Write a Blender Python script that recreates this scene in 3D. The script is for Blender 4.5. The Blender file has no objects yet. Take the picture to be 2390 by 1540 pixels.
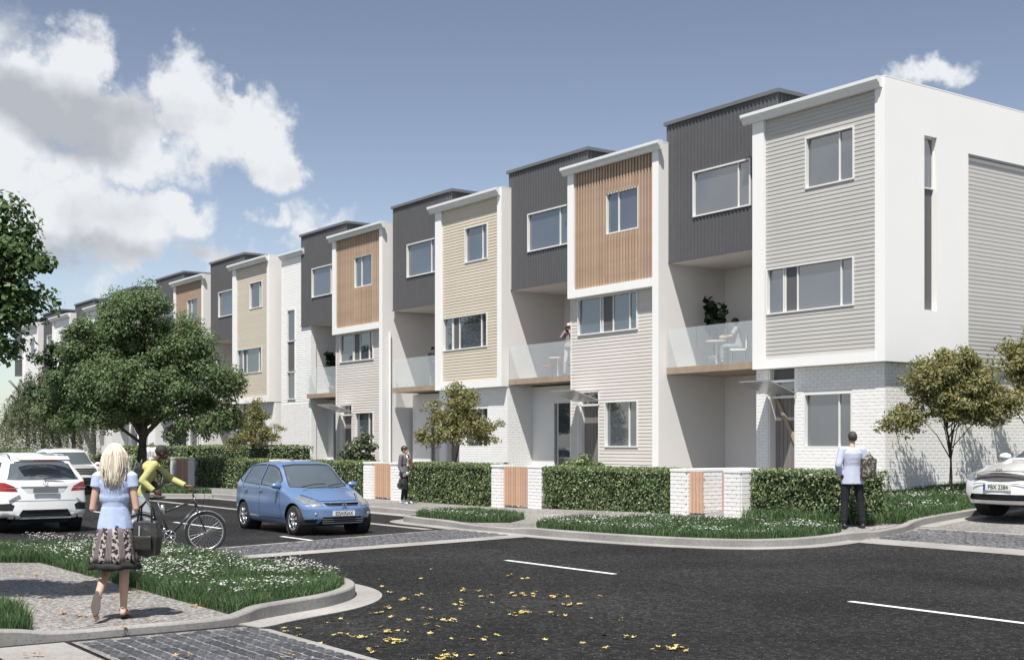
import bpy, bmesh, math, random
import numpy as np
from mathutils import Vector, Matrix, noise as mnoise
random.seed(7); R=math.radians; PI=math.pi
S=bpy.context.scene; COL=S.collection
# ------------------------------------------------------------------ camera
cam_d=bpy.data.cameras.new('camera'); cam=bpy.data.objects.new('camera',cam_d); COL.objects.link(cam)
cam.location=(0,0,1.65); cam.rotation_euler=(R(90),0,math.atan2(.8141,.5807))
cam_d.sensor_width=36; cam_d.lens=36*2929/2390; cam_d.shift_y=268/2390; cam_d.clip_start=.1; cam_d.clip_end=3000
S.camera=cam; S.render.resolution_x=1024; S.render.resolution_y=659
# ------------------------------------------------------------------ sun, exposure
SUNV=Vector((.32,-.39,1)).normalized()      # towards the sun
sd=bpy.data.lights.new('sun','SUN'); sun=bpy.data.objects.new('sun',sd); COL.objects.link(sun)
sd.energy=5.0; sd.angle=R(.53); sd.color=(1,.955,.89)
sun.rotation_euler=SUNV.to_track_quat('Z','Y').to_euler(); sun.location=(5,-8,30)
S.view_settings.view_transform='Standard'; S.view_settings.look='None'; S.view_settings.gamma=1; S.view_settings.exposure=.5
S.view_settings.use_curve_mapping=False
S.cycles.max_bounces=5; S.cycles.diffuse_bounces=3; S.cycles.glossy_bounces=3; S.cycles.transparent_max_bounces=8; S.cycles.transmission_bounces=2
# ------------------------------------------------------------------ world: sky with cumulus
W=bpy.data.worlds.new('World'); S.world=W; W.use_nodes=True
nt=W.node_tree; nt.nodes.clear()
def nn(t,typ,**k):
    n=t.nodes.new(typ)
    for a,b in k.items():
        if a.startswith('_'): n.inputs[int(a[1:])].default_value=b
        else: setattr(n,a,b)
    return n
def ma(t,op,a,b=None,c=None,clamp=False):
    n=t.nodes.new('ShaderNodeMath'); n.operation=op; n.use_clamp=clamp
    for i,v in enumerate((a,b,c)):
        if v is None: continue
        if isinstance(v,(int,float)): n.inputs[i].default_value=v
        else: t.links.new(v,n.inputs[i])
    return n.outputs[0]
def px2ae(x,y):
    az=math.atan((x-1195)/2929.); el=math.atan((1038-y)/2929.*math.cos(az)); return az,el
BL=[(170,135,84,80,1),(225,180,60,60,1),(60,190,120,80,.9),(120,255,150,90,1),(250,280,120,90,1),(20,290,130,100,1),(310,330,80,60,.8),
 (440,225,72,78,1),(500,265,80,80,1),(575,225,50,50,1),(560,290,95,90,1),(500,345,110,75,1),(610,340,70,70,1),(670,390,62,62,.9),(400,290,60,40,.8),
 (330,375,150,48,.7),(130,405,170,60,.75),(60,500,160,80,1),(240,470,110,62,1),(330,475,90,55,1),(400,500,80,50,1),(200,545,230,70,1),(500,590,100,40,.7),
 (640,505,42,26,.6),(690,550,42,60,.6),(770,505,80,26,.35),(2158,172,76,36,.75),(230,640,60,30,.35),(-120,300,200,260,1)]
def density_group():
    g=bpy.data.node_groups.new('cloud_field','ShaderNodeTree')
    g.interface.new_socket('P',in_out='INPUT',socket_type='NodeSocketVector')
    g.interface.new_socket('D',in_out='OUTPUT',socket_type='NodeSocketFloat')
    gi=g.nodes.new('NodeGroupInput'); go=g.nodes.new('NodeGroupOutput')
    P=gi.outputs[0]
    nz=nn(g,'ShaderNodeTexNoise',noise_dimensions='2D'); nz.inputs['Scale'].default_value=20; nz.inputs['Detail'].default_value=5; nz.inputs['Roughness'].default_value=.6
    g.links.new(P,nz.inputs['Vector'])
    sub=nn(g,'ShaderNodeVectorMath',operation='SUBTRACT'); g.links.new(nz.outputs['Color'],sub.inputs[0]); sub.inputs[1].default_value=(.5,.5,.5)
    sc=nn(g,'ShaderNodeVectorMath',operation='SCALE'); g.links.new(sub.outputs[0],sc.inputs[0]); sc.inputs['Scale'].default_value=.075
    ad=nn(g,'ShaderNodeVectorMath',operation='ADD'); g.links.new(P,ad.inputs[0]); g.links.new(sc.outputs[0],ad.inputs[1])
    acc=None
    for (x,y,rx,ry,w) in BL:
        az,el=px2ae(x,y)
        m=nn(g,'ShaderNodeMapping',vector_type='TEXTURE'); g.links.new(ad.outputs[0],m.inputs['Vector'])
        m.inputs['Location'].default_value=(az,el,0); m.inputs['Scale'].default_value=(rx/2929*1.2,ry/2929*1.25,1)
        # flatten z
        l=nn(g,'ShaderNodeVectorMath',operation='LENGTH'); g.links.new(m.outputs[0],l.inputs[0])
        v=ma(g,'MULTIPLY_ADD',l.outputs['Value'],-w,w)
        acc=v if acc is None else ma(g,'SMOOTH_MAX',acc,v,.12)
    # generic scattered cloud outside the photographed sector
    n2=nn(g,'ShaderNodeTexNoise',noise_dimensions='2D'); n2.inputs['Scale'].default_value=3.2; n2.inputs['Detail'].default_value=3; g.links.new(P,n2.inputs['Vector'])
    sx=nn(g,'ShaderNodeSeparateXYZ'); g.links.new(P,sx.inputs[0])
    far=ma(g,'MULTIPLY_ADD',ma(g,'ABSOLUTE',sx.outputs[0]),4,-2.3,True)
    gen=ma(g,'MULTIPLY',ma(g,'MULTIPLY_ADD',n2.outputs['Fac'],4,-2.15),far)
    acc=ma(g,'MAXIMUM',acc,ma(g,'ADD',gen,ma(g,'MULTIPLY_ADD',far,1,-1)))
    nb=nn(g,'ShaderNodeTexNoise',noise_dimensions='2D'); nb.inputs['Scale'].default_value=34; nb.inputs['Detail'].default_value=5; nb.inputs['Roughness'].default_value=.55; g.links.new(P,nb.inputs['Vector'])
    out=ma(g,'ADD',acc,ma(g,'MULTIPLY_ADD',nb.outputs['Fac'],.42,-.21))
    g.links.new(out,go.inputs[0]); return g
tc=nn(nt,'ShaderNodeTexCoord'); D=tc.outputs['Generated']
sky=nn(nt,'ShaderNodeTexSky'); sky.sky_type='NISHITA'; sky.sun_disc=False; sky.sun_elevation=math.asin(SUNV.z); sky.sun_rotation=math.atan2(SUNV.x,SUNV.y)
sky.air_density=1.0; sky.dust_density=.6; sky.ozone_density=1.5
SKYS=.088
hs=nn(nt,'ShaderNodeHueSaturation'); hs.inputs['Saturation'].default_value=.80; nt.links.new(sky.outputs[0],hs.inputs['Color'])
hs.inputs['Hue'].default_value=.507
skm=nn(nt,'ShaderNodeVectorMath',operation='SCALE'); nt.links.new(hs.outputs[0],skm.inputs[0]); sz0=nn(nt,'ShaderNodeSeparateXYZ'); nt.links.new(D,sz0.inputs[0]); gz=nn(nt,'ShaderNodeMapRange',interpolation_type='SMOOTHSTEP'); nt.links.new(sz0.outputs[2],gz.inputs[0]); gz.inputs[1].default_value=.03; gz.inputs[2].default_value=.36; gz.inputs[3].default_value=SKYS*1.12; gz.inputs[4].default_value=SKYS*.80; nt.links.new(gz.outputs[0],skm.inputs['Scale'])
dr=nn(nt,'ShaderNodeVectorMath',operation='DOT_PRODUCT'); nt.links.new(D,dr.inputs[0]); dr.inputs[1].default_value=(.5807,.8141,0)
df=nn(nt,'ShaderNodeVectorMath',operation='DOT_PRODUCT'); nt.links.new(D,df.inputs[0]); df.inputs[1].default_value=(-.8141,.5807,0)
az=ma(nt,'ARCTAN2',dr.outputs['Value'],df.outputs['Value'])
sz=nn(nt,'ShaderNodeSeparateXYZ'); nt.links.new(D,sz.inputs[0]); el=ma(nt,'ARCSINE',sz.outputs[2])
cp=nn(nt,'ShaderNodeCombineXYZ'); nt.links.new(az,cp.inputs[0]); nt.links.new(el,cp.inputs[1])
G=density_group()
def gp(vec):
    n=nt.nodes.new('ShaderNodeGroup'); n.node_tree=G; nt.links.new(vec,n.inputs[0]); return n.outputs[0]
up=nn(nt,'ShaderNodeVectorMath',operation='ADD'); nt.links.new(cp.outputs[0],up.inputs[0]); up.inputs[1].default_value=(.006,.026,0)
d0=gp(cp.outputs[0])
nw=nn(nt,'ShaderNodeTexNoise',noise_dimensions='2D'); nw.inputs['Scale'].default_value=14; nw.inputs['Detail'].default_value=4; nw.inputs['Roughness'].default_value=.55; nt.links.new(cp.outputs[0],nw.inputs['Vector'])
ws=nn(nt,'ShaderNodeVectorMath',operation='MULTIPLY_ADD'); nt.links.new(nw.outputs['Color'],ws.inputs[0]); ws.inputs[1].default_value=(.05,.05,0); nt.links.new(cp.outputs[0],ws.inputs[2])
grey=None
for (x,y,rx,ry,w) in [(190,285,240,95,1.),(40,235,170,85,.9),(210,610,260,62,.95),(440,590,150,50,.75),(560,400,150,45,.45)]:
    a_,e_=px2ae(x,y); mm=nn(nt,'ShaderNodeMapping',vector_type='TEXTURE'); nt.links.new(ws.outputs[0],mm.inputs['Vector']); mm.inputs['Location'].default_value=(a_+.025,e_+.025,0); mm.inputs['Scale'].default_value=(rx/2929,ry/2929,1)
    ll=nn(nt,'ShaderNodeVectorMath',operation='LENGTH'); nt.links.new(mm.outputs[0],ll.inputs[0]); gr=nn(nt,'ShaderNodeMapRange',interpolation_type='SMOOTHERSTEP'); nt.links.new(ll.outputs['Value'],gr.inputs[0]); gr.inputs[1].default_value=1.25; gr.inputs[2].default_value=.2; gr.inputs[4].default_value=w
    grey=gr.outputs[0] if grey is None else ma(nt,'MAXIMUM',grey,gr.outputs[0])
al=nn(nt,'ShaderNodeMapRange',interpolation_type='SMOOTHSTEP'); nt.links.new(d0,al.inputs[0]); al.inputs[1].default_value=-.04; al.inputs[2].default_value=.55
n5=nn(nt,'ShaderNodeTexNoise',noise_dimensions='2D'); n5.inputs['Scale'].default_value=17; n5.inputs['Detail'].default_value=4; nt.links.new(up.outputs[0],n5.inputs['Vector'])
lit=ma(nt,'ADD',1.0,ma(nt,'ADD',ma(nt,'MULTIPLY',grey,-.85),ma(nt,'MULTIPLY_ADD',n5.outputs['Fac'],1.5,-.85)),None,True)
cr=nn(nt,'ShaderNodeValToRGB'); nt.links.new(lit,cr.inputs[0])
cr.color_ramp.elements[0].color=(.34,.355,.39,1); cr.color_ramp.elements[0].position=.0
cr.color_ramp.elements[1].color=(.60,.615,.635,1); cr.color_ramp.elements[1].position=.85
mx=nn(nt,'ShaderNodeMix',data_type='RGBA'); nt.links.new(al.outputs[0],mx.inputs['Factor']); nt.links.new(skm.outputs[0],mx.inputs['A']); nt.links.new(cr.outputs[0],mx.inputs['B'])
bg=nn(nt,'ShaderNodeBackground'); nt.links.new(mx.outputs['Result'],bg.inputs['Color']); bg.inputs['Strength'].default_value=1
wo=nn(nt,'ShaderNodeOutputWorld'); nt.links.new(bg.outputs[0],wo.inputs[0])
# ------------------------------------------------------------------ materials
def M(name,col,rough=.6,var=.08,scale=6.,bump=0.,bscale=60.,metal=0.,spec=.5,coat=0.,rnd=.0,alpha=1.,col2=None,c2scale=8.,c2lo=.45,c2hi=.6,det=3,ior=None,gen=False):
    m=bpy.data.materials.new(name); m.use_nodes=True; t=m.node_tree; b=t.nodes['Principled BSDF']
    L=t.links.new
    c=nn(t,'ShaderNodeTexCoord'); co=c.outputs['Object']
    if gen:
        g=nn(t,'ShaderNodeNewGeometry'); co=g.outputs['Position']
    n=nn(t,'ShaderNodeTexNoise'); n.inputs['Scale'].default_value=scale; n.inputs['Detail'].default_value=det; L(co,n.inputs['Vector'])
    base=nn(t,'ShaderNodeMix',data_type='RGBA'); L(n.outputs['Fac'],base.inputs['Factor'])
    lo=[max(0,x*(1-var*2)) for x in col]; hi=[min(1,x*(1+var*2)) for x in col]
    base.inputs['A'].default_value=(*lo,1); base.inputs['B'].default_value=(*hi,1)
    out=base.outputs['Result']
    if col2:
        n2=nn(t,'ShaderNodeTexNoise'); n2.inputs['Scale'].default_value=c2scale; n2.inputs['Detail'].default_value=4; L(co,n2.inputs['Vector'])
        mr=nn(t,'ShaderNodeMapRange'); L(n2.outputs['Fac'],mr.inputs[0]); mr.inputs[1].default_value=c2lo; mr.inputs[2].default_value=c2hi
        k=nn(t,'ShaderNodeMix',data_type='RGBA'); L(mr.outputs[0],k.inputs['Factor']); L(out,k.inputs['A']); k.inputs['B'].default_value=(*col2,1); out=k.outputs['Result']
    if rnd:
        oi=nn(t,'ShaderNodeObjectInfo'); h=nn(t,'ShaderNodeHueSaturation'); L(out,h.inputs['Color'])
        L(ma(t,'MULTIPLY_ADD',oi.outputs['Random'],rnd*2,1-rnd),h.inputs['Value']); out=h.outputs[0]
    L(out,b.inputs['Base Color'])
    b.inputs['Roughness'].default_value=rough; b.inputs['Metallic'].default_value=metal; b.inputs['Specular IOR Level'].default_value=spec
    b.inputs['Coat Weight'].default_value=coat; b.inputs['Coat Roughness'].default_value=.05
    if ior: b.inputs['IOR'].default_value=ior
    if alpha<1: b.inputs['Alpha'].default_value=alpha
    if bump:
        n3=nn(t,'ShaderNodeTexNoise'); n3.inputs['Scale'].default_value=bscale; n3.inputs['Detail'].default_value=3; L(co,n3.inputs['Vector'])
        bp=nn(t,'ShaderNodeBump'); bp.inputs['Strength'].default_value=bump; bp.inputs['Distance'].default_value=.01; L(n3.outputs['Fac'],bp.inputs['Height']); L(bp.outputs[0],b.inputs['Normal'])
    return m
def leafmat(name,cols,trans=.35,scale=1.2,rough=.5):
    m=bpy.data.materials.new(name); m.use_nodes=True; t=m.node_tree; L=t.links.new; b=t.nodes['Principled BSDF']; o=t.nodes['Material Output']
    at=nn(t,'ShaderNodeNewGeometry')
    cr=nn(t,'ShaderNodeValToRGB'); L(at.outputs['Random Per Island'],cr.inputs[0])
    els=cr.color_ramp.elements
    while len(els)<len(cols): els.new(.5)
    for i,c in enumerate(cols): els[i].position=i/(len(cols)-1); els[i].color=(*c,1)
    n=nn(t,'ShaderNodeTexNoise'); n.inputs['Scale'].default_value=scale; L(at.outputs['Position'],n.inputs['Vector'])
    h=nn(t,'ShaderNodeHueSaturation'); L(cr.outputs[0],h.inputs['Color']); L(ma(t,'MULTIPLY_ADD',n.outputs['Fac'],.9,.55),h.inputs['Value'])
    L(h.outputs[0],b.inputs['Base Color']); b.inputs['Roughness'].default_value=rough; b.inputs['Specular IOR Level'].default_value=.3
    tr=nn(t,'ShaderNodeBsdfTranslucent'); L(h.outputs[0],tr.inputs['Color'])
    mxs=nn(t,'ShaderNodeMixShader'); mxs.inputs[0].default_value=trans; L(b.outputs[0],mxs.inputs[1]); L(tr.outputs[0],mxs.inputs[2]); L(mxs.outputs[0],o.inputs['Surface'])
    return m
def glassmat():
    m=bpy.data.materials.new('window_glass'); m.use_nodes=True; t=m.node_tree; L=t.links.new; b=t.nodes['Principled BSDF']
    g=nn(t,'ShaderNodeNewGeometry'); n=nn(t,'ShaderNodeTexNoise'); n.inputs['Scale'].default_value=.55; n.inputs['Detail'].default_value=2; L(g.outputs['Position'],n.inputs['Vector'])
    k=nn(t,'ShaderNodeMix',data_type='RGBA'); L(n.outputs['Fac'],k.inputs['Factor']); k.inputs['A'].default_value=(.03,.038,.05,1); k.inputs['B'].default_value=(.10,.12,.15,1)
    L(k.outputs['Result'],b.inputs['Base Color']); b.inputs['Roughness'].default_value=.02; b.inputs['IOR'].default_value=2.7
    return m
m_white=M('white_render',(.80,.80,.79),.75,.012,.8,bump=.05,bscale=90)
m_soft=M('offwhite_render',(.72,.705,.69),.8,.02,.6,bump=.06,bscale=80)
m_trim=M('white_trim',(.82,.82,.81),.45,.01,2)
m_gutter=M('pale_gutter',(.70,.72,.73),.35,.02,2,spec=.6)
m_brick=M('white_painted_brick',(.82,.815,.805),.7,.02,14,bump=.2,bscale=120,rnd=.035)
m_brickm=M('white_painted_brick_mass',(.82,.815,.805),.7,.035,9,bump=.2,bscale=120)
m_mortar=M('mortar',(.66,.66,.65),.9,.05,10)
m_grey=M('grey_weatherboard',(.46,.45,.43),.6,.03,3,rnd=.03)
m_cream=M('cream_weatherboard',(.56,.505,.41),.6,.03,3,rnd=.03)
m_pink=M('blush_weatherboard',(.60,.565,.535),.65,.03,3,rnd=.03)
m_wboard=M('white_weatherboard',(.80,.80,.79),.6,.02,3,rnd=.02)
m_timber=M('timber_batten',(.42,.305,.22),.6,.14,9,bump=.2,bscale=40,rnd=.1)
m_timberb=M('timber_backing',(.24,.165,.115),.8,.1,6)
m_char=M('charcoal_cladding',(.088,.088,.094),.5,.06,1.5,spec=.4)
m_charl=M('charcoal_trim',(.14,.145,.155),.45,.04,2)
m_panel=M('dark_infill_panel',(.10,.10,.105),.5,.04,2)
m_frame=M('window_frame',(.72,.72,.70),.4,.01,3)
m_glass=glassmat()
m_door=M('grey_door',(.20,.18,.17),.5,.06,5,rnd=.05)
m_fascia=M('timber_fascia',(.33,.26,.19),.6,.12,6,bump=.2)
m_steel=M('canopy_steel',(.42,.42,.42),.3,.05,3,metal=.6)
m_balg=None
def balmat():
    m=bpy.data.materials.new('balcony_glass'); m.use_nodes=True; t=m.node_tree; L=t.links.new; o=t.nodes['Material Output']; t.nodes.remove(t.nodes['Principled BSDF'])
    tr=nn(t,'ShaderNodeBsdfTransparent'); tr.inputs[0].default_value=(.98,.99,.99,1)
    di=nn(t,'ShaderNodeBsdfDiffuse'); di.inputs[0].default_value=(.72,.78,.82,1)
    gl=nn(t,'ShaderNodeBsdfGlossy'); gl.inputs['Roughness'].default_value=.03
    fr=nn(t,'ShaderNodeFresnel'); fr.inputs[0].default_value=1.4
    m1=nn(t,'ShaderNodeMixShader'); m1.inputs[0].default_value=.19; L(tr.outputs[0],m1.inputs[1]); L(di.outputs[0],m1.inputs[2])
    gb=nn(t,'ShaderNodeNewGeometry'); m2=nn(t,'ShaderNodeMixShader'); L(ma(t,'MULTIPLY',fr.outputs[0],ma(t,'SUBTRACT',1,gb.outputs['Backfacing'])),m2.inputs[0]); L(m1.outputs[0],m2.inputs[1]); L(gl.outputs[0],m2.inputs[2]); L(m2.outputs[0],o.inputs[0])
    return m
m_balg=balmat()
def grime(name,base,dark,light,sc1,sc2,rough,bump,bs,speck=None,con=1.1,spc=.35):
    m=bpy.data.materials.new(name); m.use_nodes=True; t=m.node_tree; L=t.links.new; b=t.nodes['Principled BSDF']
    g=nn(t,'ShaderNodeNewGeometry'); P=g.outputs['Position']
    a=nn(t,'ShaderNodeTexNoise'); a.inputs['Scale'].default_value=sc1; a.inputs['Detail'].default_value=5; L(P,a.inputs[0])
    c=nn(t,'ShaderNodeTexNoise'); c.inputs['Scale'].default_value=sc2; c.inputs['Detail'].default_value=4; c.inputs['Roughness'].default_value=.75; L(P,c.inputs[0])
    r=nn(t,'ShaderNodeValToRGB'); L(c.outputs['Fac'],r.inputs[0]); e=r.color_ramp.elements
    e[0].position=.34; e[0].color=(*dark,1); e[1].position=.68; e[1].color=(*light,1); x=e.new(.5); x.color=(*base,1)
    h=nn(t,'ShaderNodeHueSaturation'); L(r.outputs[0],h.inputs['Color']); L(ma(t,'MULTIPLY_ADD',a.outputs['Fac'],con,1-con*.5),h.inputs['Value']); b.inputs['Specular IOR Level'].default_value=spc
    out=h.outputs[0]
    if speck:
        v=nn(t,'ShaderNodeTexVoronoi'); v.inputs['Scale'].default_value=speck[0]; L(P,v.inputs['Vector'])
        mr=nn(t,'ShaderNodeMapRange'); L(v.outputs['Distance'],mr.inputs[0]); mr.inputs[1].default_value=.28; mr.inputs[2].default_value=.12
        sp=nn(t,'ShaderNodeSeparateColor'); L(v.outputs['Color'],sp.inputs[0]); gt=ma(t,'GREATER_THAN',sp.outputs[0],1-speck[2])
        k=nn(t,'ShaderNodeMix',data_type='RGBA'); L(ma(t,'MULTIPLY',mr.outputs[0],gt,None,True),k.inputs['Factor']); L(out,k.inputs['A']); k.inputs['B'].default_value=(*speck[1],1); out=k.outputs['Result']
    L(out,b.inputs['Base Color']); b.inputs['Roughness'].default_value=rough
    n3=nn(t,'ShaderNodeTexNoise'); n3.inputs['Scale'].default_value=bs; n3.inputs['Detail'].default_value=3; L(P,n3.inputs[0])
    bp=nn(t,'ShaderNodeBump'); bp.inputs['Strength'].default_value=bump; bp.inputs['Distance'].default_value=.012; L(n3.outputs['Fac'],bp.inputs['Height']); L(bp.outputs[0],b.inputs['Normal'])
    return m
m_asph=grime('asphalt',(.013,.0128,.0128),(.004,.004,.004),(.045,.0435,.042),.38,17,.8,1.,40,speck=(22,(.12,.115,.11),.3),con=2.6,spc=.22)
m_path=grime('gravel_path',(.20,.19,.18),(.07,.066,.062),(.46,.44,.42),.6,24,.9,1.,40)
m_conc=grime('concrete',(.29,.28,.265),(.24,.23,.22),(.33,.32,.305),.7,25,.8,.25,120,speck=(45,(.13,.125,.12),.12))
m_kerb=grime('kerb_concrete',(.27,.262,.25),(.22,.215,.205),(.31,.30,.29),.8,25,.8,.25,120,speck=(45,(.11,.11,.105),.12))
m_paver=M('slate_paver',(.05,.053,.06),.55,.25,9,bump=.6,bscale=30,rnd=.4,col2=(.22,.22,.22),c2scale=4,c2lo=.54,c2hi=.74)
m_pavem=grime('slate_paver_mass',(.10,.10,.108),(.04,.04,.045),(.24,.24,.25),1.2,16,.7,.8,30)
m_joint=grime('paver_joint',(.19,.187,.183),(.08,.08,.078),(.40,.395,.39),2,30,.9,.5,80)
m_paint=M('road_paint',(.75,.75,.73),.7,.06,12)
m_soil=grime('soil',(.05,.06,.035),(.03,.04,.02),(.08,.09,.05),1,20,.95,.5,30)
m_far=grime('far_ground',(.08,.085,.06),(.06,.065,.045),(.10,.105,.08),.1,2,.95,.3,10)
m_bark=grime('bark',(.09,.072,.055),(.035,.028,.022),(.17,.145,.12),3,22,.9,1.,35)
m_blk=M('black_rubber',(.018,.018,.018),.7,.1,20)
m_blkp=M('black_plastic',(.02,.021,.023),.4,.1,10)
m_chrome=M('chrome',(.75,.76,.77),.15,.02,5,metal=1)
m_alloy=M('alloy',(.55,.56,.57),.3,.04,5,metal=.8)
m_cglass=M('car_glass',(.085,.105,.12),.03,.15,1.5,ior=1.9)
m_red=M('tail_lamp_red',(.30,.02,.015),.12,.1,8,coat=.8)
m_lamp=M('lamp_lens',(.27,.30,.33),.1,.35,14,coat=1,metal=.3)
m_blue=M('blue_car_paint',(.145,.235,.42),.30,.02,1,coat=1,spec=.6,metal=.25)
m_wcar=M('white_car_paint',(.74,.75,.755),.3,.01,1,coat=1)
m_plate=M('number_plate',(.72,.72,.68),.4,.02,5)
m_text=M('plate_lettering',(.02,.02,.02),.5,.02,5)
m_pbl=M('plate_band_blue',(.03,.07,.30),.4,.02,5)
# ------------------------------------------------------------------ mesh helpers
class MB:
    def __init__(s): s.v=[]; s.f=[]
    def add(s,v,f):
        o=len(s.v); s.v.extend([tuple(p) for p in v]); s.f.extend([tuple(i+o for i in q) for q in f])
    def box(s,x0,x1,y0,y1,z0,z1):
        s.add([(x0,y0,z0),(x1,y0,z0),(x1,y1,z0),(x0,y1,z0),(x0,y0,z1),(x1,y0,z1),(x1,y1,z1),(x0,y1,z1)],
              [(0,3,2,1),(4,5,6,7),(0,1,5,4),(1,2,6,5),(2,3,7,6),(3,0,4,7)]); return s
    def obox(s,c,hx,hy,hz,ang=0,M3=None):
        m=M3 or Matrix.Rotation(ang,3,'Z'); c=Vector(c)
        v=[c+m@Vector((a*hx,b*hy,d*hz)) for d in(-1,1) for b in(-1,1) for a in(-1,1)]
        s.add(v,[(0,2,3,1),(4,5,7,6),(0,1,5,4),(1,3,7,5),(3,2,6,7),(2,0,4,6)]); return s
    def tube(s,p0,p1,r0,r1=None,n=8,cap=True):
        r1=r0 if r1 is None else r1; p0=Vector(p0);p1=Vector(p1); d=(p1-p0)
        if d.length<1e-6: return s
        q=d.to_track_quat('Z','Y').to_matrix(); v=[]
        for p,r in((p0,r0),(p1,r1)):
            for i in range(n):
                a=2*PI*i/n; v.append(p+q@Vector((math.cos(a)*r,math.sin(a)*r,0)))
        f=[(i,(i+1)%n,n+(i+1)%n,n+i) for i in range(n)]
        if cap: f+= [tuple(range(n-1,-1,-1)),tuple(range(n,2*n))]
        s.add(v,f); return s
    def path(s,pts,rs,n=8):
        pts=[Vector(p) for p in pts]; v=[];f=[]
        if not hasattr(rs,'__len__'): rs=[rs]*len(pts)
        for i,p in enumerate(pts):
            d=(pts[min(i+1,len(pts)-1)]-pts[max(i-1,0)]); q=d.to_track_quat('Z','Y').to_matrix()
            for k in range(n):
                a=2*PI*k/n; v.append(p+q@Vector((math.cos(a)*rs[i],math.sin(a)*rs[i],0)))
        for i in range(len(pts)-1):
            for k in range(n): f.append((i*n+k,i*n+(k+1)%n,(i+1)*n+(k+1)%n,(i+1)*n+k))
        f+=[tuple(range(n-1,-1,-1)),tuple(range((len(pts)-1)*n,len(pts)*n))]
        s.add(v,f); return s
    def rings(s,rings,cap=True,closed=True):
        n=len(rings[0]); v=[p for r in rings for p in r]; f=[]
        for i in range(len(rings)-1):
            for k in range(n if closed else n-1): f.append((i*n+k,i*n+(k+1)%n,(i+1)*n+(k+1)%n,(i+1)*n+k))
        if cap: f+=[tuple(range(n-1,-1,-1)),tuple(range((len(rings)-1)*n,len(rings)*n))]
        s.add(v,f); return s
    def ell(s,c,r,nu=12,nv=8,M3=None):
        c=Vector(c); v=[];f=[]
        for j in range(nv+1):
            t=PI*j/nv
            for i in range(nu):
                a=2*PI*i/nu; p=Vector((r[0]*math.sin(t)*math.cos(a),r[1]*math.sin(t)*math.sin(a),r[2]*math.cos(t)))
                v.append(c+(M3@p if M3 else p))
        for j in range(nv):
            for i in range(nu): f.append((j*nu+i,(j+1)*nu+i,(j+1)*nu+(i+1)%nu,j*nu+(i+1)%nu))
        s.add(v,f); return s
    def torus(s,c,Rm,r,axis='Y',n=32,k=8,a0=0,a1=2*PI):
        c=Vector(c); rings=[]; full=abs(a1-a0-2*PI)<1e-4; N=n if full else n+1
        for i in range(N):
            a=a0+(a1-a0)*i/n; ring=[]
            for j in range(k):
                b=2*PI*j/k; q=Rm+r*math.cos(b); h=r*math.sin(b)
                if axis=='Y': p=Vector((q*math.cos(a),h,q*math.sin(a)))
                elif axis=='X': p=Vector((h,q*math.cos(a),q*math.sin(a)))
                else: p=Vector((q*math.cos(a),q*math.sin(a),h))
                ring.append(c+p)
            rings.append(ring)
        if full: rings.append(rings[0])
        s.rings(rings,cap=not full); return s
    def mesh(s,name,mat=None,smooth=False):
        me=bpy.data.meshes.new(name); me.from_pydata(s.v,[],s.f); me.update()
        if mat: me.materials.append(mat)
        if smooth: me.polygons.foreach_set('use_smooth',[True]*len(me.polygons))
        return me
    def build(s,name,mat,parent=None,loc=(0,0,0),smooth=False,rot=None,kind=None,label=None):
        o=bpy.data.objects.new(name,s.mesh(name,mat,smooth)); COL.objects.link(o); o.location=loc
        if rot: o.rotation_euler=rot
        if parent: o.parent=parent
        if kind: o['kind']=kind
        if label: o['label']=label
        return o
def inst(name,me,parent,loc,scale=(1,1,1),rot=(0,0,0)):
    o=bpy.data.objects.new(name,me); COL.objects.link(o); o.location=loc; o.scale=scale; o.rotation_euler=rot
    if parent: o.parent=parent
    return o
def thing(name,label,cat,loc=(0,0,0),rz=0,group=None):
    o=bpy.data.objects.new(name,None); COL.objects.link(o); o.location=loc; o.rotation_euler=(0,0,rz); o['label']=label; o['category']=cat
    o.empty_display_size=.2
    if group: o['group']=group
    return o
def tag(o,label,cat,group=None,kind=None):
    o['label']=label; o['category']=cat
    if group: o['group']=group
    if kind: o['kind']=kind
    return o
def sst(a,b,x):
    u=max(0,min(1,(x-a)/(b-a))); return u*u*(3-2*u)
def T(X,Y):
    u=Y-17.0; r=0 if u<-1 else (.25*(u+1)**2 if u<1 else u)
    return sst(-29,-21,X)*.058*min(r,30)
# ------------------------------------------------------------------ ground
def sheet(name,poly,dz,mat,step=None,kind='structure',thick=0,parent=None):
    from mathutils.geometry import delaunay_2d_cdt
    pv_=[Vector((float(x),float(y))) for x,y in poly]; ne=len(pv_)
    vo,eo,fo,_,_,_=delaunay_2d_cdt(pv_,[(i,(i+1)%ne) for i in range(ne)],[],1,1e-5)
    bm=bmesh.new(); vs=[bm.verts.new((v.x,v.y,0)) for v in vo]
    for f in fo:
        try: bm.faces.new([vs[i] for i in f])
        except ValueError: pass
    if step:
        xs=[p[0] for p in poly]; ys=[p[1] for p in poly]
        for ax,(lo,hi) in enumerate(((max(min(xs),-30),min(max(xs),5)),(max(min(ys),15),min(max(ys),50)))):
            k=lo+step
            while k<hi:
                co=[0,0,0]; co[ax]=k; no=[0,0,0]; no[ax]=1
                bmesh.ops.bisect_plane(bm,geom=bm.verts[:]+bm.edges[:]+bm.faces[:],plane_co=co,plane_no=no); k+=step
    bmesh.ops.triangulate(bm,faces=bm.faces[:])
    for v in bm.verts: v.co.z=T(v.co.x,v.co.y)+dz
    for f in bm.faces:
        f.normal_update()
        if f.normal.z<0: f.normal_flip()
    me=bpy.data.meshes.new(name); bm.to_mesh(me); bm.free(); me.materials.append(mat)
    o=bpy.data.objects.new(name,me); COL.objects.link(o)
    if kind: o['kind']=kind
    if parent: o.parent=parent
    return o
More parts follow.
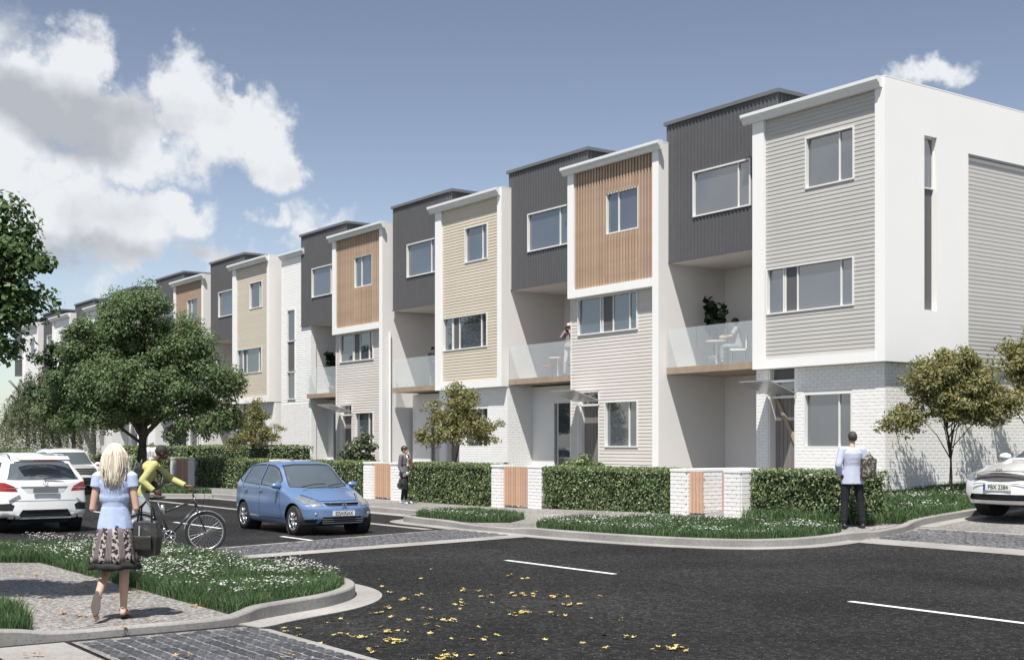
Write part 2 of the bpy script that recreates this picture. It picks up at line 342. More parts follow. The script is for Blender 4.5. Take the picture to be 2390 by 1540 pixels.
def inpoly(x,y,poly):
    c=False; j=len(poly)-1
    for i in range(len(poly)):
        xi,yi=poly[i]; xj,yj=poly[j]
        if (yi>y)!=(yj>y) and x<(xj-xi)*(y-yi)/(yj-yi)+xi: c=not c
        j=i
    return c
def smoothpath(pts,n=4):
    out=[]
    P=[np.array(p,float) for p in pts]
    for i in range(len(P)-1):
        p0=P[max(i-1,0)];p1=P[i];p2=P[i+1];p3=P[min(i+2,len(P)-1)]
        for k in range(n):
            t=k/n; out.append(.5*((2*p1)+(-p0+p2)*t+(2*p0-5*p1+4*p2-p3)*t*t+(-p0+3*p1-3*p2+p3)*t**3))
    out.append(P[-1]); return out
def sweep(name,path,prof,mat,kind='structure'):
    """path: [x,y,h]; prof: function h->[(offset,z)] ; offset to the left of travel"""
    rings=[]
    for i,p in enumerate(path):
        d=path[min(i+1,len(path)-1)][:2]-path[max(i-1,0)][:2]; d=d/np.linalg.norm(d); n=(-d[1],d[0])
        tz=T(p[0],p[1]); rings.append([Vector((p[0]+n[0]*o,p[1]+n[1]*o,tz+z)) for o,z in prof(p[2])])
    mb=MB(); mb.rings(rings,cap=True)
    o=mb.build(name,mat,kind=kind)
    bm=bmesh.new(); bm.from_mesh(o.data); bmesh.ops.recalc_face_normals(bm,faces=bm.faces[:]); bm.to_mesh(o.data); bm.free()
    return o
def kerbprof(h): return [(0,-.3),(0,h-.02),(.012,h-.004),(.03,h),(.13,h),(.15,h-.01),(.15,-.3)]
def gutprof(h): return [(-.32,-.3),(-.32,-.142),(.0,-.155+.02),(.01,-.3)]
sheet('ground',[(-900,-300),(300,-300),(300,900),(-900,900)],-.42,m_far,step=3.)
sheet('road',[(-130,-12),(14,-12),(14,18),(-130,18)],-.15,m_asph,step=1.)
sheet('side_road',[(-15.5,18),(14,18),(14,90),(-15.5,90)],-.151,m_path,step=1.)
# near island (footpath corner where the woman walks)
kA=[(-11.78,-3,0),(-11.78,1.5,0),(-11.78,2.6,0),(-11.78,2.95,-.02),(-11.78,3.3,-.065),(-11.78,4.0,-.068),(-11.78,4.85,-.065),(-11.83,5.15,-.03),(-11.98,5.4,0),(-12.2,5.85,0),(-12.5,6.45,0),(-12.95,6.95,0),(-13.55,7.3,0),(-14.3,7.45,0),(-15.5,7.45,0),(-17.5,7.42,0),(-19.6,7.4,0),(-20.8,7.1,0),(-21.6,6.3,0),(-22.2,5.4,0),(-23.2,5.1,0),(-60,5.1,0)]
pA=smoothpath(kA,5)
sweep('kerb',pA,kerbprof,m_kerb); gA=[p for p in pA if p[1]>5.02 and p[0]>-18.6 ]
sweep('gutter',gA,gutprof,m_conc)
bA=[(p[0],p[1]) for p in pA]
def offs(path,d):
    out=[]
    for i,p in enumerate(path):
        t=np.array(path[min(i+1,len(path)-1)][:2])-np.array(path[max(i-1,0)][:2]); t=t/np.linalg.norm(t); out.append((p[0]-t[1]*d,p[1]+t[0]*d))
    return out
oA=offs(pA,.14)
sheet('footpath',oA+[(-60,-3)],-.068,m_path)
def soilsheet(poly,dz,step=None): return sheet('verge',poly,dz,m_soil,step=step)
innerA=[p for p in oA if p[1]>5.06 and p[0]>-22.4]
GA=[(-11.98,5.06)]+innerA[1:]+[(-22.6,5.0),(-22.4,3.9),(-19.9,3.9),(-19.3,4.5),(-18.9,5.03)]
soilsheet(GA,-.064)
GB=[(-11.93,-2),(-11.93,3.0),(-12.1,3.16),(-12.6,3.2),(-13.9,3.2),(-15,3.0),(-16.2,2.5),(-17,1.6),(-17,-2)]
soilsheet(GB,-.064)
# near crossing of slate pavers
cr=sheet('crossing_base',[(-11.62,3.36),(-5.5,3.36),(-5.5,5.04),(-11.62,5.04)],-.141,m_joint); cr.name='paved_crossing'
pv=MB(); bmv=[(-.5,-.5,0),(.5,-.5,0),(.5,.5,0),(-.5,.5,0)]
def paver_mesh(seed):
    rr=random.Random(seed); b=MB(); top=[];mid=[]
    for (x,y) in ((-.5,-.5),(0,-.52),(.5,-.5),(.52,0),(.5,.5),(0,.52),(-.5,.5),(-.52,0)):
        mid.append((x+rr.uniform(-.03,.03),y+rr.uniform(-.03,.03),.0)); top.append((mid[-1][0]*.86,mid[-1][1]*.92,.007+rr.uniform(-.002,.002)))
    b.rings([[Vector(p) for p in mid],[Vector(p) for p in top]]); return b.mesh('paver',m_paver)
PM=[paver_mesh(i) for i in range(6)]
j=0; y=3.41
while y<4.95:
    w=.150; x=-11.58+(.0 if j%2 else .09)
    while x<-8.3:
        l=random.uniform(.17,.225)
        if x+l<-8.2: inst('paver',random.choice(PM),cr,(x+l/2,y+w/2,-.141),(l-random.uniform(.016,.036),w-random.uniform(.016,.034),1.0),(0,0,random.uniform(-.04,.04)))
        x+=l
    y+=w+.003; j+=1
sheet('concrete_strip',[(-11.62,2.62),(-5.5,2.62),(-5.5,3.30),(-11.62,3.30)],-.136,m_conc)
sheet('edge_strip',[(-11.45,5.05),(-5.5,5.05),(-5.5,5.17),(-11.3,5.17)],-.137,m_conc)
# threshold across the street and the one across the side road
def threshold(name,a,b,c,d,nu,nv,dz):
    """quad a(left near) b(left far) c(right far) d(right near); pavers joined"""
    o=sheet(name,[a,b,c,d],dz,m_joint,step=1.2)
    a,b,c,d=[np.array(q) for q in(a,b,c,d)]; mb=MB()
    for i in range(nv):
        for k in range(nu):
            u0=(k+.5*(i%2))/nu; u1=u0+1/nu; v0=i/nv; v1=(i+1)/nv
            if u1>1.001: continue
            P=lambda u,v:(a*(1-u)+b*u)*(1-v)+(d*(1-u)+c*u)*v
            e=.09; uu=(u1-u0)*e; vv=(v1-v0)*e*1.0; h=random.uniform(.008,.02)
            q=[P(u0+uu,v0+vv),P(u1-uu,v0+vv),P(u1-uu,v1-vv),P(u0+uu,v1-vv)]
            zs=[T(*p)+dz for p in q]
            mb.add([(p[0],p[1],z) for p,z in zip(q,zs)]+[(p[0]*.96+q[(m+2)%4][0]*.04,p[1]*.96+q[(m+2)%4][1]*.04,z+h) for m,(p,z) in enumerate(zip(q,zs))],[(4,5,6,7),(0,1,5,4),(1,2,6,5),(2,3,7,6),(3,0,4,7)])
    mb.build('paving_stones',m_pavem,parent=o,kind='stuff')
threshold('threshold_crossing',(-20.25,7.35),(-22.35,14.45),(-20.35,14.45),(-18.95,7.35),38,11,-.143)
sheet('flush_kerb',[(-18.93,7.35),(-20.33,14.45),(-19.72,14.4),(-18.4,7.35)],-.139,m_conc)
sheet('flush_kerb',[(-20.29,7.35),(-20.42,7.35),(-22.5,14.45),(-22.37,14.45)],-.139,m_conc)
threshold('side_crossing',(-15.0,20.3),(-3,20.3),(-3,18.65),(-14.8,18.65),60,10,-.148)
sheet('flush_kerb',[(-14.75,18.0),(-2,18.0),(-2,18.62),(-14.75,18.62)],-.144,m_conc,step=1.)
sheet('flush_kerb',[(-15.1,20.33),(-2,20.33),(-2,20.45),(-15.1,20.45)],-.144,m_conc,step=1.)
# far side kerb: long kerb, bay islands, bulb corner, side road
kB=[(-130,16.45,0),(-57.5,16.45,0),(-56.6,16.2,0),(-56.1,15.5,0),(-55.4,15.0,0),(-53,14.9,0),(-42.8,14.9,0),(-41.6,15.1,0),(-41.0,15.6,0),(-40.3,16.25,0),(-39.0,16.45,0),
 (-27.3,16.45,0),(-26.4,16.2,0),(-25.95,15.6,0),(-25.5,15.05,0),(-24.7,14.85,0),(-23.6,14.8,0),(-22.9,14.75,-.01),(-22.3,14.72,-.033),(-21.4,14.72,-.033),(-20.7,14.74,-.03),(-20.2,14.78,0),(-19.2,14.84,0),(-17.6,15.08,0),(-16.3,15.5,0),(-15.5,16.05,0),(-15.1,16.8,0),(-14.95,17.5,0),(-14.93,18.15,0),(-14.9,18.55,-.02),(-14.85,18.9,-.033),(-14.9,19.5,-.033),(-15.0,19.9,-.03),(-15.25,20.6,0),(-15.4,21.6,0),(-15.5,24,0),(-15.55,30,0),(-15.55,80,0)]
pB=smoothpath(kB,5)
sweep('kerb',pB,lambda h:[(0,-.3),(0,h-.02),(.012,h-.004),(.03,h),(.13,h),(.15,h-.01),(.15,-.3)],m_kerb)
sweep('gutter',[p for p in pB if p[1]<18.2 and p[0]>-27.0],gutprof,m_conc)
sweep('gutter',[p for p in pB if p[1]>=20.5],gutprof,m_conc)
sweep('gutter',[p for p in pB if p[0]<=-27.0 and p[0]>-130],gutprof,m_conc)
sheet('parking_line',[(-57,14.05),(-22.75,13.93),(-22.75,14.18),(-57,14.3)],-.1455,m_conc)
oB=offs(pB,.14)
sheet('pavement',oB+[(-30,80),(-30,24.0),(-130,24.0)],-.03,m_path,step=1.)
# far verges
GC=[(-25.75,15.75),(-25.35,15.3),(-24.6,15.02),(-23.3,14.98),(-22.6,15.05),(-22.1,15.7),(-22.9,16.7),(-24.3,17.2),(-25.6,17.1),(-26.1,16.5)]
GD=[(-19.9,14.97),(-18.6,15.1),(-17.2,15.35),(-16.2,15.75),(-15.45,16.4),(-15.2,17.3),(-15.15,18.1),(-15.4,18.5),(-16.6,18.75),(-18.5,18.6),(-20.5,17.9),(-21.6,17.0),(-21.3,16.0),(-20.6,15.3)]
GE=[(-18.3,19.95),(-15.9,19.8),(-15.2,19.95),(-15.4,21.0),(-15.65,24),(-15.7,45),(-19.2,45),(-19.2,19.9)]
GF=[(-54.6,15.2),(-43,15.2),(-41.4,15.7),(-41.0,16.6),(-42.5,17.1),(-54.5,17.2),(-55.8,16.4)]
GH=[(-27.6,19.6),(-15.2,19.6),(-15.2,19.95),(-19.2,20.1),(-19.2,19.9),(-27.6,19.9)]
for g in(GC,GD,GE,GF): soilsheet(g,-.018,step=1.)
# road paint: centre line dashes
for (x0,x1,yy,w) in((-16.0,-13.4,11.3,.1),(-9.5,-6.6,11.55,.1),(-22.75,-21.15,10.65,.1),(-28.4,-25.6,10.58,.1),(-34.2,-31.5,10.5,.1),(-40,-37.3,10.5,.1),(-3,-.4,11.6,.1)):
    sheet('lane_line',[(x0,yy-w/2),(x1,yy-w/2+.02),(x1,yy+w/2+.02),(x0,yy+w/2)],-.1455,m_paint)
# ------------------------------------------------------------------ grass and flowers
m_grass=leafmat('grass_blades',[(.045,.09,.035),(.07,.13,.05),(.095,.165,.065),(.14,.20,.09)],.35,2.0)
m_petal=leafmat('white_petals',[(.62,.62,.58),(.72,.72,.68),(.80,.80,.77)],.3,3.)
m_stem=leafmat('flower_stems',[(.07,.13,.05),(.10,.17,.06)],.2,3.)
def grass(poly,dens,h,seed,dz=-.01,wide=.006):
    rr=np.random.RandomState(seed); P=np.array(poly); lo=P.min(0); hi=P.max(0)
    n=int((hi[0]-lo[0])*(hi[1]-lo[1])*dens); pts=rr.rand(n,2)*(hi-lo)+lo
    pts=np.array([p for p in pts if inpoly(p[0],p[1],poly)])
    n=len(pts); zt=np.array([T(p[0],p[1]) for p in pts])+dz
    nsv=np.array([mnoise.noise(Vector((p[0]*1.3,p[1]*1.3,seed))) for p in pts])
    hh=h*(.55+.75*rr.rand(n))*(1+.45*nsv); a=rr.rand(n)*2*PI; b=rr.rand(n)*2*PI; le=hh*(.15+.5*rr.rand(n))
    w=wide*(.7+.6*rr.rand(n)); dx=np.cos(a)*w; dy=np.sin(a)*w; lx=np.cos(b)*le; ly=np.sin(b)*le
    V=np.zeros((n,5,3)); x,y=pts[:,0],pts[:,1]
    V[:,0]=np.stack([x-dx,y-dy,zt],1); V[:,1]=np.stack([x+dx,y+dy,zt],1)
    V[:,2]=np.stack([x+dx*.8+lx*.3,y+dy*.8+ly*.3,zt+hh*.6],1); V[:,3]=np.stack([x-dx*.8+lx*.3,y-dy*.8+ly*.3,zt+hh*.6],1)
    V[:,4]=np.stack([x+lx,y+ly,zt+hh],1)
    me=bpy.data.meshes.new('grass'); F=[]
    for i in range(n): k=i*5; F.append((k,k+1,k+2,k+3)); F.append((k+3,k+2,k+4))
    me.from_pydata(V.reshape(-1,3).tolist(),[],F); me.materials.append(m_grass)
    o=bpy.data.objects.new('grass',me); COL.objects.link(o); return o
def flowers(poly,n,seed,h=(.14,.26),r=.011,clump=7,spread=.14):
    rr=random.Random(seed); P=np.array(poly); lo=P.min(0); hi=P.max(0); mp=MB(); ms=MB(); c=0; tries=0
    while c<n and tries<n*30:
        tries+=1
        cx=rr.uniform(lo[0],hi[0]); cy=rr.uniform(lo[1],hi[1])
        if not inpoly(cx,cy,poly) or mnoise.noise(Vector((cx*.9,cy*.9,seed*1.7)))<rr.uniform(-.5,.35): continue
        H=rr.uniform(*h); k=rr.randint(1,clump) if rr.random()<.8 else clump*3
        for q in range(k):
            x=cx+rr.gauss(0,spread*(.4 if k<6 else .8)); y=cy+rr.gauss(0,spread*(.4 if k<6 else .8))
            if not inpoly(x,y,poly): continue
            z=T(x,y)+H*rr.uniform(.8,1.15); R_=r*rr.uniform(.7,1.4); c+=1
            ms.add([(x-.0018,y,T(x,y)),(x+.0018,y,T(x,y)),(x+rr.uniform(-.02,.02),y,z)],[(0,1,2)])
            tx,ty=rr.uniform(-.35,.35),rr.uniform(-.35,.35); a0=rr.random()*6
            vs=[(x,y,z+.003)]
            for i in range(6):
                a=a0+i*PI/3; rx=R_*(1 if i%2 else .75)*1.15; px,py=math.cos(a)*rx,math.sin(a)*rx; vs.append((x+px,y+py,z+px*tx+py*ty))
            mp.add(vs,[(0,i+1,(i+1)%6+1) for i in range(6)])
    o=mp.build('flower_heads',m_petal); s=ms.build('flower_stems',m_stem,parent=o); s['kind']='stuff'; return o
tag(grass(GA,4200,.14,1,dz=-.064,wide=.0048),'tufted green grass on the corner verge between gravel path and road','grass',kind='stuff')
tag(grass(GB,3600,.19,2,dz=-.064,wide=.005),'tall green grass at the left edge beside the low kerb','grass',kind='stuff')
tag(grass(GC,1500,.13,3,wide=.008),'small rounded patch of grass between two far kerbs','grass',kind='stuff')
tag(grass(GD,1500,.12,4,wide=.008),'wide strip of grass inside the curved far kerb','grass',kind='stuff')
GM=[(-18.4,18.95),(-17,19.0),(-15.5,19.35),(-15.2,19.95),(-15.2,20.2),(-15.5,20.2),(-15.8,19.5),(-18.4,19.42)]
tag(grass(GM,1100,.22,8,wide=.009),'long grass along the foot of the end hedge','grass',kind='stuff')
ge=[(x,min(y,38)) for x,y in GE]
tag(grass(ge,900,.14,5,wide=.010),'sloping grass along the brick side wall of the end house','grass',kind='stuff')
tag(grass(GF,420,.14,6,wide=.015),'shaded grass bed under the large street tree','grass',kind='stuff')
gh=[(-25,19.0),(-17.6,18.9),(-15.3,19.0),(-15.2,19.2),(-18,19.2),(-25,19.18)]
tag(flowers(GA,2300,11,h=(.12,.19),r=.0115),'masses of small white flowers over the corner verge','flowers',kind='stuff')
tag(flowers([p for p in GB],260,12,h=(.18,.26),r=.013),'small white flowers in the tall grass at left','flowers',kind='stuff')
tag(flowers(GD,1000,13,h=(.10,.18),r=.014,spread=.2),'white flowers scattered in the wide curved verge','flowers',kind='stuff')
tag(flowers(GC,120,14,h=(.12,.17),r=.014),'few white flowers in the small rounded verge','flowers',kind='stuff')
tag(flowers([(x,min(y,29)) for x,y in GE],700,15,h=(.10,.2),r=.015,spread=.2),'white flowers in the sloping grass by the brick side wall','flowers',kind='stuff')
# ------------------------------------------------------------------ houses
BR=MB().box(-.5,.5,-.5,.5,-.5,.5).mesh('brick',m_brick)
def brick_runs(L,z0,z1,holes,first=0):
    """bricks on a face of length L: yields (s0,s1,zc)"""
    out=[]; z=z0; j=first
    while z+.07<z1:
        s=-(.125 if j%2 else 0.)
        while s<L:
            a=max(s,0); b=min(s+.24,L)
            segs=[(a,b)]
            for (h0,h1,q0,q1) in holes:
                if z+.076>q0+.01 and z<q1-.01:
                    ns=[]
                    for (u,v) in segs:
                        if v<=h0 or u>=h1: ns.append((u,v)); continue
                        if u<h0: ns.append((u,h0))
                        if v>h1: ns.append((h1,v))
                    segs=ns
            for (u,v) in segs:
                if v-u>.03: out.append((u,v,z+.038))
            s+=.25
        z+=.086; j+=1
    return out
def brick_face(parent,o,d,L,z0,z1,holes,quota,n,mass):
    """o origin, d unit direction, n outward normal; quota = list [remaining]; nearest first by key"""
    runs=brick_runs(L,z0,z1,holes); ang=math.atan2(d[1],d[0]); res=[]
    for (u,v,zc) in runs:
        c=(o[0]+d[0]*(u+v)/2-n[0]*.009,o[1]+d[1]*(u+v)/2-n[1]*.009,zc); res.append((c,v-u-.01))
    pw=parent.matrix_basis.translation if parent else Vector((0,0,0))
    res.sort(key=lambda r:(Vector(r[0])+Vector(parent.location)-Vector((0,0,1.65))).length if parent else 0)
    for (c,l) in res:
        if quota[0]>0:
            quota[0]-=1; inst('brick',BR,parent,c,(l,.034,.0755),(0,0,ang))
        else: mass.obox(c,l/2,.017,.0378,ang)
def board_mesh(name,mat,h=.105):
    # unit length along x, wedge in y (front = -y)
    v=[]
    prof=[(0,0),(-.010,0.0),(-.012,.004),(-.004,h-.018),(0,h-.016)]
    mb=MB(); mb.rings([[Vector((x,p[0],p[1])) for p in prof] for x in(0,1)]); return mb.mesh(name,mat)
BD={k:board_mesh('weatherboard',m) for k,m in(('grey',m_grey),('cream',m_cream),('pink',m_pink),('white',m_wboard))}
BDM={'grey':m_grey,'cream':m_cream,'pink':m_pink,'white':m_wboard}
def boards(parent,kind,x0,x1,y,z0,z1,holes,h=.105,rot=0,origin=None,lim=300,joined=False):
    """rows of boards on plane y (facing -y); rot/origin let them run along a side wall"""
    z=z0; mb=MB(); cnt=0
    prof=[(0,0),(-.010,0.0),(-.012,.004),(-.004,h-.018),(0,h-.016)]
    while z+h*.8<=z1+1e-6:
        segs=[(x0,x1)]
        for (a,b,q0,q1) in holes:
            if z+h>q0+.03 and z<q1-.03:
                ns=[]
                for (u,v) in segs:
                    if v<=a or u>=b: ns.append((u,v)); continue
                    if u<a: ns.append((u,a))
                    if v>b: ns.append((b,v))
                segs=ns
        for (u,v) in segs:
            if v-u<.02: continue
            if rot:  # runs along +Y, facing +X
                if joined or cnt>=lim: mb.rings([[Vector((y-p[0],yy,z+p[1])) for p in prof] for yy in(u,v)])
                else: inst('weatherboard',BD[kind],parent,(y,u,z),(v-u,1,1),(0,0,PI/2)); cnt+=1
            else:
                if joined or cnt>=lim: mb.rings([[Vector((xx,y+p[0],z+p[1])) for p in prof] for xx in(u,v)])
                else: inst('weatherboard',BD[kind],parent,(u,y,z),(v-u,1,1)); cnt+=1
        z+=h
    if mb.v: o=mb.build('weatherboarding',BDM[kind],parent); o['kind']='stuff'
FR=None
def window(parent,x0,x1,z0,z1,y,mull=(),panels=(),deep=.06,proud=0.,sub=True):
    """frame is the part; panes, panels are its children; plane y faces -y"""
    f=.04; mb=MB(); d0=-proud; d1=deep+.03
    mb.box(x0,x1,y+d0,y+d1,z0,z0+f).box(x0,x1,y+d0,y+d1,z1-f,z1).box(x0,x0+f,y+d0,y+d1,z0+f,z1-f).box(x1-f,x1,y+d0,y+d1,z0+f,z1-f)
    cuts=[]
    for m in mull: mb.box(m-.02,m+.02,y+deep-.035,y+d1-.002,z0+f,z1-f); cuts.append((m-.02,m+.02))
    for (a,b) in panels:
        for e in(a,b): mb.box(e-.018,e+.018,y+deep-.03,y+d1-.002,z0+f,z1-f); cuts.append((e-.018,e+.018))
    w=mb.build('window',m_frame,parent)
    cuts.sort(); s=x0+f
    for (a,b) in cuts+[(x1-f,None)]:
        if a-s>.02:
            isp=any(abs((s+a)/2-(p+q)/2)<.05 for p,q in panels)
            MB().box(s,a,y+deep-(.006 if isp else 0),y+deep+.012,z0+f,z1-f).build('infill_panel' if isp else 'pane',m_panel if isp else m_glass,w)
        s=b
    return w
def wallholes(mb,x0,x1,y0,y1,z0,z1,holes):
    """solid wall slab with rectangular holes (x0,x1,z0,z1), by column split"""
    xs=sorted(set([x0,x1]+[h[0] for h in holes]+[h[1] for h in holes]))
    xs=[x for x in xs if x0-1e-6<=x<=x1+1e-6]
    for a,b in zip(xs,xs[1:]):
        hs=sorted([(h[2],h[3]) for h in holes if h[0]<=a+1e-6 and h[1]>=b-1e-6]); z=z0
        for (p,q) in hs:
            if p>z: mb.box(a,b,y0,y1,z,min(p,z1))
            z=max(z,q)
        if z<z1: mb.box(a,b,y0,y1,z,z1)
def corrugated(x0,x1,z0,z1,y,pitch=.14,d=.022,hole=None):
    """dark ribbed sheet facing -y"""
    mb=MB(); prof=[]
    x=x0
    while x<x1-1e-6:
        for (dx,dy) in((0,0),(pitch*.55,0),(pitch*.66,-d),(pitch*.89,-d)):
            if x+dx<x1: prof.append((x+dx,y+dy))
        x+=pitch
    prof.append((x1,y))
    def strip(pr,a,b):
        v=[];f=[]
        for i,(px,py) in enumerate(pr): v+= [(px,py,a),(px,py,b)]
        for i in range(len(pr)-1): f.append((2*i,2*i+2,2*i+3,2*i+1))
        mb.add(v,f)
    if hole:
        hx0,hx1,hz0,hz1=hole
        L=[p for p in prof if p[0]<=hx0]+[(hx0,y)]; Rr=[(hx1,y)]+[p for p in prof if p[0]>=hx1]; Mi=[(hx0,y)]+[p for p in prof if hx0<p[0]<hx1]+[(hx1,y)]
        if len(L)>1: strip(L,z0,z1)
        if len(Rr)>1: strip(Rr,z0,z1)
        strip(Mi,z0,hz0); strip(Mi,hz1,z1)
    else: strip(prof,z0,z1)
    return mb
def gutter(parent,x0,x1,y=24.7,z=10.22):
    prof=[(0,0),(-.07,.0),(-.10,.03),(-.12,.10),(-.18,.13),(-.20,.17),(-.20,.25),(-.17,.25),(-.17,.26),(0,.27)]
    mb=MB(); mb.rings([[Vector((x,y+p[0],z+p[1])) for p in prof] for x in(x0,x1)]); g=mb.build('gutter',m_gutter,parent)
    for e in(x0,x1-.012):
        pass
    return g
PROJ=math.tan(0)
def house(Xr,kind,idx,label,end=False,leftend=False,fine=True):
    h=thing('townhouse',label,'townhouse',(Xr,24.7,T(Xr,24.7)))
    g0=T(Xr,24.7); OZ=-g0
    # local frame: x relative to Xr, y relative to 24.7, z absolute-g0 ; use small shims
    h.location=(Xr,24.7,0)
    fx0=-4.30; wt=.27; zt=10.24; zb=3.66
    stack=kind in('grey','cream','white')
    # party wall / fin on the right
    w=MB()
    cl=.08
    if end:
        sl=(1.51,2.01,4.98,9.27)   # slot y0,y1,z0,z1
        ys=[0,1.51,2.01,3.31,12.5]
        w.box(-.3,0,0.0,sl[0],zb,10.47).box(-.3,0,sl[1],3.31,zb,10.47).box(-.3,0,sl[0],sl[1],zb,sl[2]).box(-.3,0,sl[0],sl[1],sl[3],10.47)
        w.box(-.3,0,3.31,12.5,9.06,10.47).box(-.3,-.06,3.31,12.5,zb,9.06).box(-.3,-.17,sl[0],sl[1],sl[2],sl[3])
        w.build('end_wall',m_white,h)
        sw=MB(); sw.box(-.168,-.13,sl[0]+.012,sl[1]-.01,8.02,sl[3]-.02)
        fw=MB(); fw.box(-.17,-.10,sl[0]+.002,sl[0]+.03,8.0,sl[3]-.002).box(-.17,-.10,sl[1]-.03,sl[1]-.002,8.0,sl[3]-.002).box(-.17,-.10,sl[0]+.03,sl[1]-.03,sl[3]-.035,sl[3]-.003).box(-.17,-.10,sl[0]+.03,sl[1]-.03,8.0,8.03)
        fo=fw.build('window',m_frame,h); MB().box(-.165,-.14,sl[0]+.03,sl[1]-.03,8.03,sl[3]-.035).build('pane',m_glass,fo)
        MB().box(-.168,-.15,sl[0]+.01,sl[1]-.01,sl[2]+.005,7.99).build('infill_panel',m_panel,h)
        boards(h,'grey',3.35,12.4,-.06,zb+.02,8.98,[],rot=1)
        MB().box(-.06,.012,3.30,12.5,9.0,9.055).box(-.06,.012,12.4,12.5,zb,9.0).build('trim',m_charl,h)
        MB().box(-.302,.004,-.004,12.5,10.47,10.50).build('parapet_cap',m_trim,h)
    else:
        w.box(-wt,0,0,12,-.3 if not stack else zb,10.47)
        w.build('party_wall',m_soft,h)
        MB().box(-wt-.003,.004,-.004,12,10.47,10.50).build('parapet_cap',m_trim,h)
        w2=MB().box(-wt-.0,-.0,-.012,-.002,-.3 if not stack else zb,10.46); w2.build('fin_face',m_white,h)
    # frame round the projecting bay
    f=MB(); 
    zfb=3.66 if stack else 6.30
    f.box(fx0,fx0+.40 if stack else fx0+.31,-.01,.32,zfb,zt)
    f.box(fx0+(.40 if stack else .31),-.27,-.01,.32,zfb,zfb+.25)
    if not stack: f.box(fx0,fx0+.31,.32,.5,zfb,zt)
    f.box(fx0+.4,-.27,-.01,.32,zt-.005,zt+.2)
    f.build('bay_frame',m_white,h)
    bx0=fx0+(.40 if stack else .31); bx1=-.27
    # backing wall and cladding
    z0=zfb+.25
    if stack:
        up=(-2.53,-.97,8.18,9.50) if kind!='cream' else (-2.4,-.95,8.15,9.42)
        lo=(-3.86,-.98,5.08,6.30)
        holes=[up,lo]; b=MB(); wallholes(b,bx0,bx1,cl,cl+.15,z0,zt,holes); b.build('wall',{'grey':m_grey,'cream':m_cream,'white':m_wboard}[kind],h)
        boards(h,kind,bx0+.01,bx1-.01,cl,z0+.01,zt,holes,joined=not fine)
        window(h,*up,cl,mull=(up[0]+1.06,),deep=.07,proud=.035)
        window(h,*lo,cl,mull=(-3.31,-1.42),panels=((-3.25,-2.84),),deep=.07,proud=.035)
    else:
        up=(-2.47,-.97,8.10,9.37); holes=[up]; b=MB(); wallholes(b,bx0,bx1,cl,cl+.15,z0,zt,holes); b.build('wall',m_timberb,h)
        n=27; pw=(bx1-bx0)/n; bb=MB().box(-.036,.036,-.05,0,0,1).mesh('batten',m_timber); jm=MB()
        for i in range(n):
            xc=bx0+pw*(i+.5)
            segs=[(z0+.002,zt-.01)]
            if xc+.036>up[0] and xc-.036<up[1]: segs=[(z0+.002,up[2]),(up[3],zt-.01)]
            for (a,c) in segs:
                if fine: inst('batten',bb,h,(xc,cl-.001,a),(1,1,c-a))
                else: jm.box(xc-.036,xc+.036,cl-.05,cl,a,c)
        if jm.v: jm.build('battens',m_timber,h)['kind']='stuff'
        window(h,*up,cl,mull=(up[0]+.55,),deep=.06,proud=.02)
    gx=(fx0-.28,-.08) if kind!='timber' else (fx0-.17,.17)
    gutter(h,gx[0],gx[1],y=0,z=10.22)
    # roof slab
    MB().box(fx0+.02,-.3 if end else -wt,.33,12,10.1,10.23).build('roof',m_charl,h)
    # lower storey
    yb=.25; mass=MB(); quota=[300 if fine and idx<4 else 0]
    if stack:
        dr=(-3.98,-3.03,-.3,3.655); wn=(-2.74,-1.19,1.58,2.97); x1=-.2
        b=MB(); wallholes(b,fx0-.1,x1,yb,yb+.3,-.3,zb,[dr,wn]); b.build('brick_wall_core',m_mortar,h)
        if end:
            MB().box(-.5,-.2,yb+.31,12.3,-.3,zb-.002).build('side_wall_core',m_mortar,h)
            brick_face(h,(fx0-.1,yb),(1,0),abs(fx0-.1-x1)-.0,-.05,zb-.01,[(dr[0]-fx0+.1,dr[1]-fx0+.1,dr[2],dr[3]),(wn[0]-fx0+.1,wn[1]-fx0+.1,wn[2],wn[3])],quota,(0,-1),mass)
            brick_face(h,(x1,yb+.02),(0,1),12.2,-.05,zb-.01,[],quota,(1,0),mass)
        else:
            MB().box(-.3,-.02,yb+.31,12.3,-.3,zb-.002).build('side_wall_core',m_mortar,h)
            MB().box(-.2,-.02,yb,yb+.31,-.3,zb-.002).build('corner_core',m_mortar,h)
            brick_face(h,(fx0-.1,yb),(1,0),abs(fx0-.1+.02),-.05,zb-.01,[(dr[0]-fx0+.1,dr[1]-fx0+.1,dr[2],dr[3]),(wn[0]-fx0+.1,wn[1]-fx0+.1,wn[2],wn[3])],quota,(0,-1),mass)
            brick_face(h,(-.02,yb+.02),(0,1),1.25,-.05,zb-.01,[],quota,(1,0),mass)
            MB().box(-.28,.0,yb+1.3,12,-.3,zb).build('render_wall',m_soft,h)
        if mass.v: mass.build('brickwork',m_brickm,h)['kind']='stuff'
        # underside of the bay
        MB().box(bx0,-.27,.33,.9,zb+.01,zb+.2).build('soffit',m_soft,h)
        tz=(3.37,3.65)
        rev=.16
    else:
        dr=(-4.13,-3.05,-.3,3.31); wn=(-2.77,-1.22,1.58,3.0); md=(-4.10,-1.22,5.12,6.29); x1=-.27; xl=-4.45
        b=MB(); wallholes(b,xl,x1,yb+.03,yb+.3,-.3,6.30,[dr,wn,md]); b.build('wall',m_pink,h)
        MB().box(xl-.02,xl,yb+.0,1.3,-.3,6.3).build('side_lining',m_soft,h)
        boards(h,'pink',xl+.0,x1-.005,yb+.03,-.2,6.28,[dr,wn,md],joined=not fine)
        window(h,*md,yb+.0,mull=(-1.62,-3.0+.0),panels=((-2.90,-2.40),),deep=.07,proud=.02)
        rev=.16
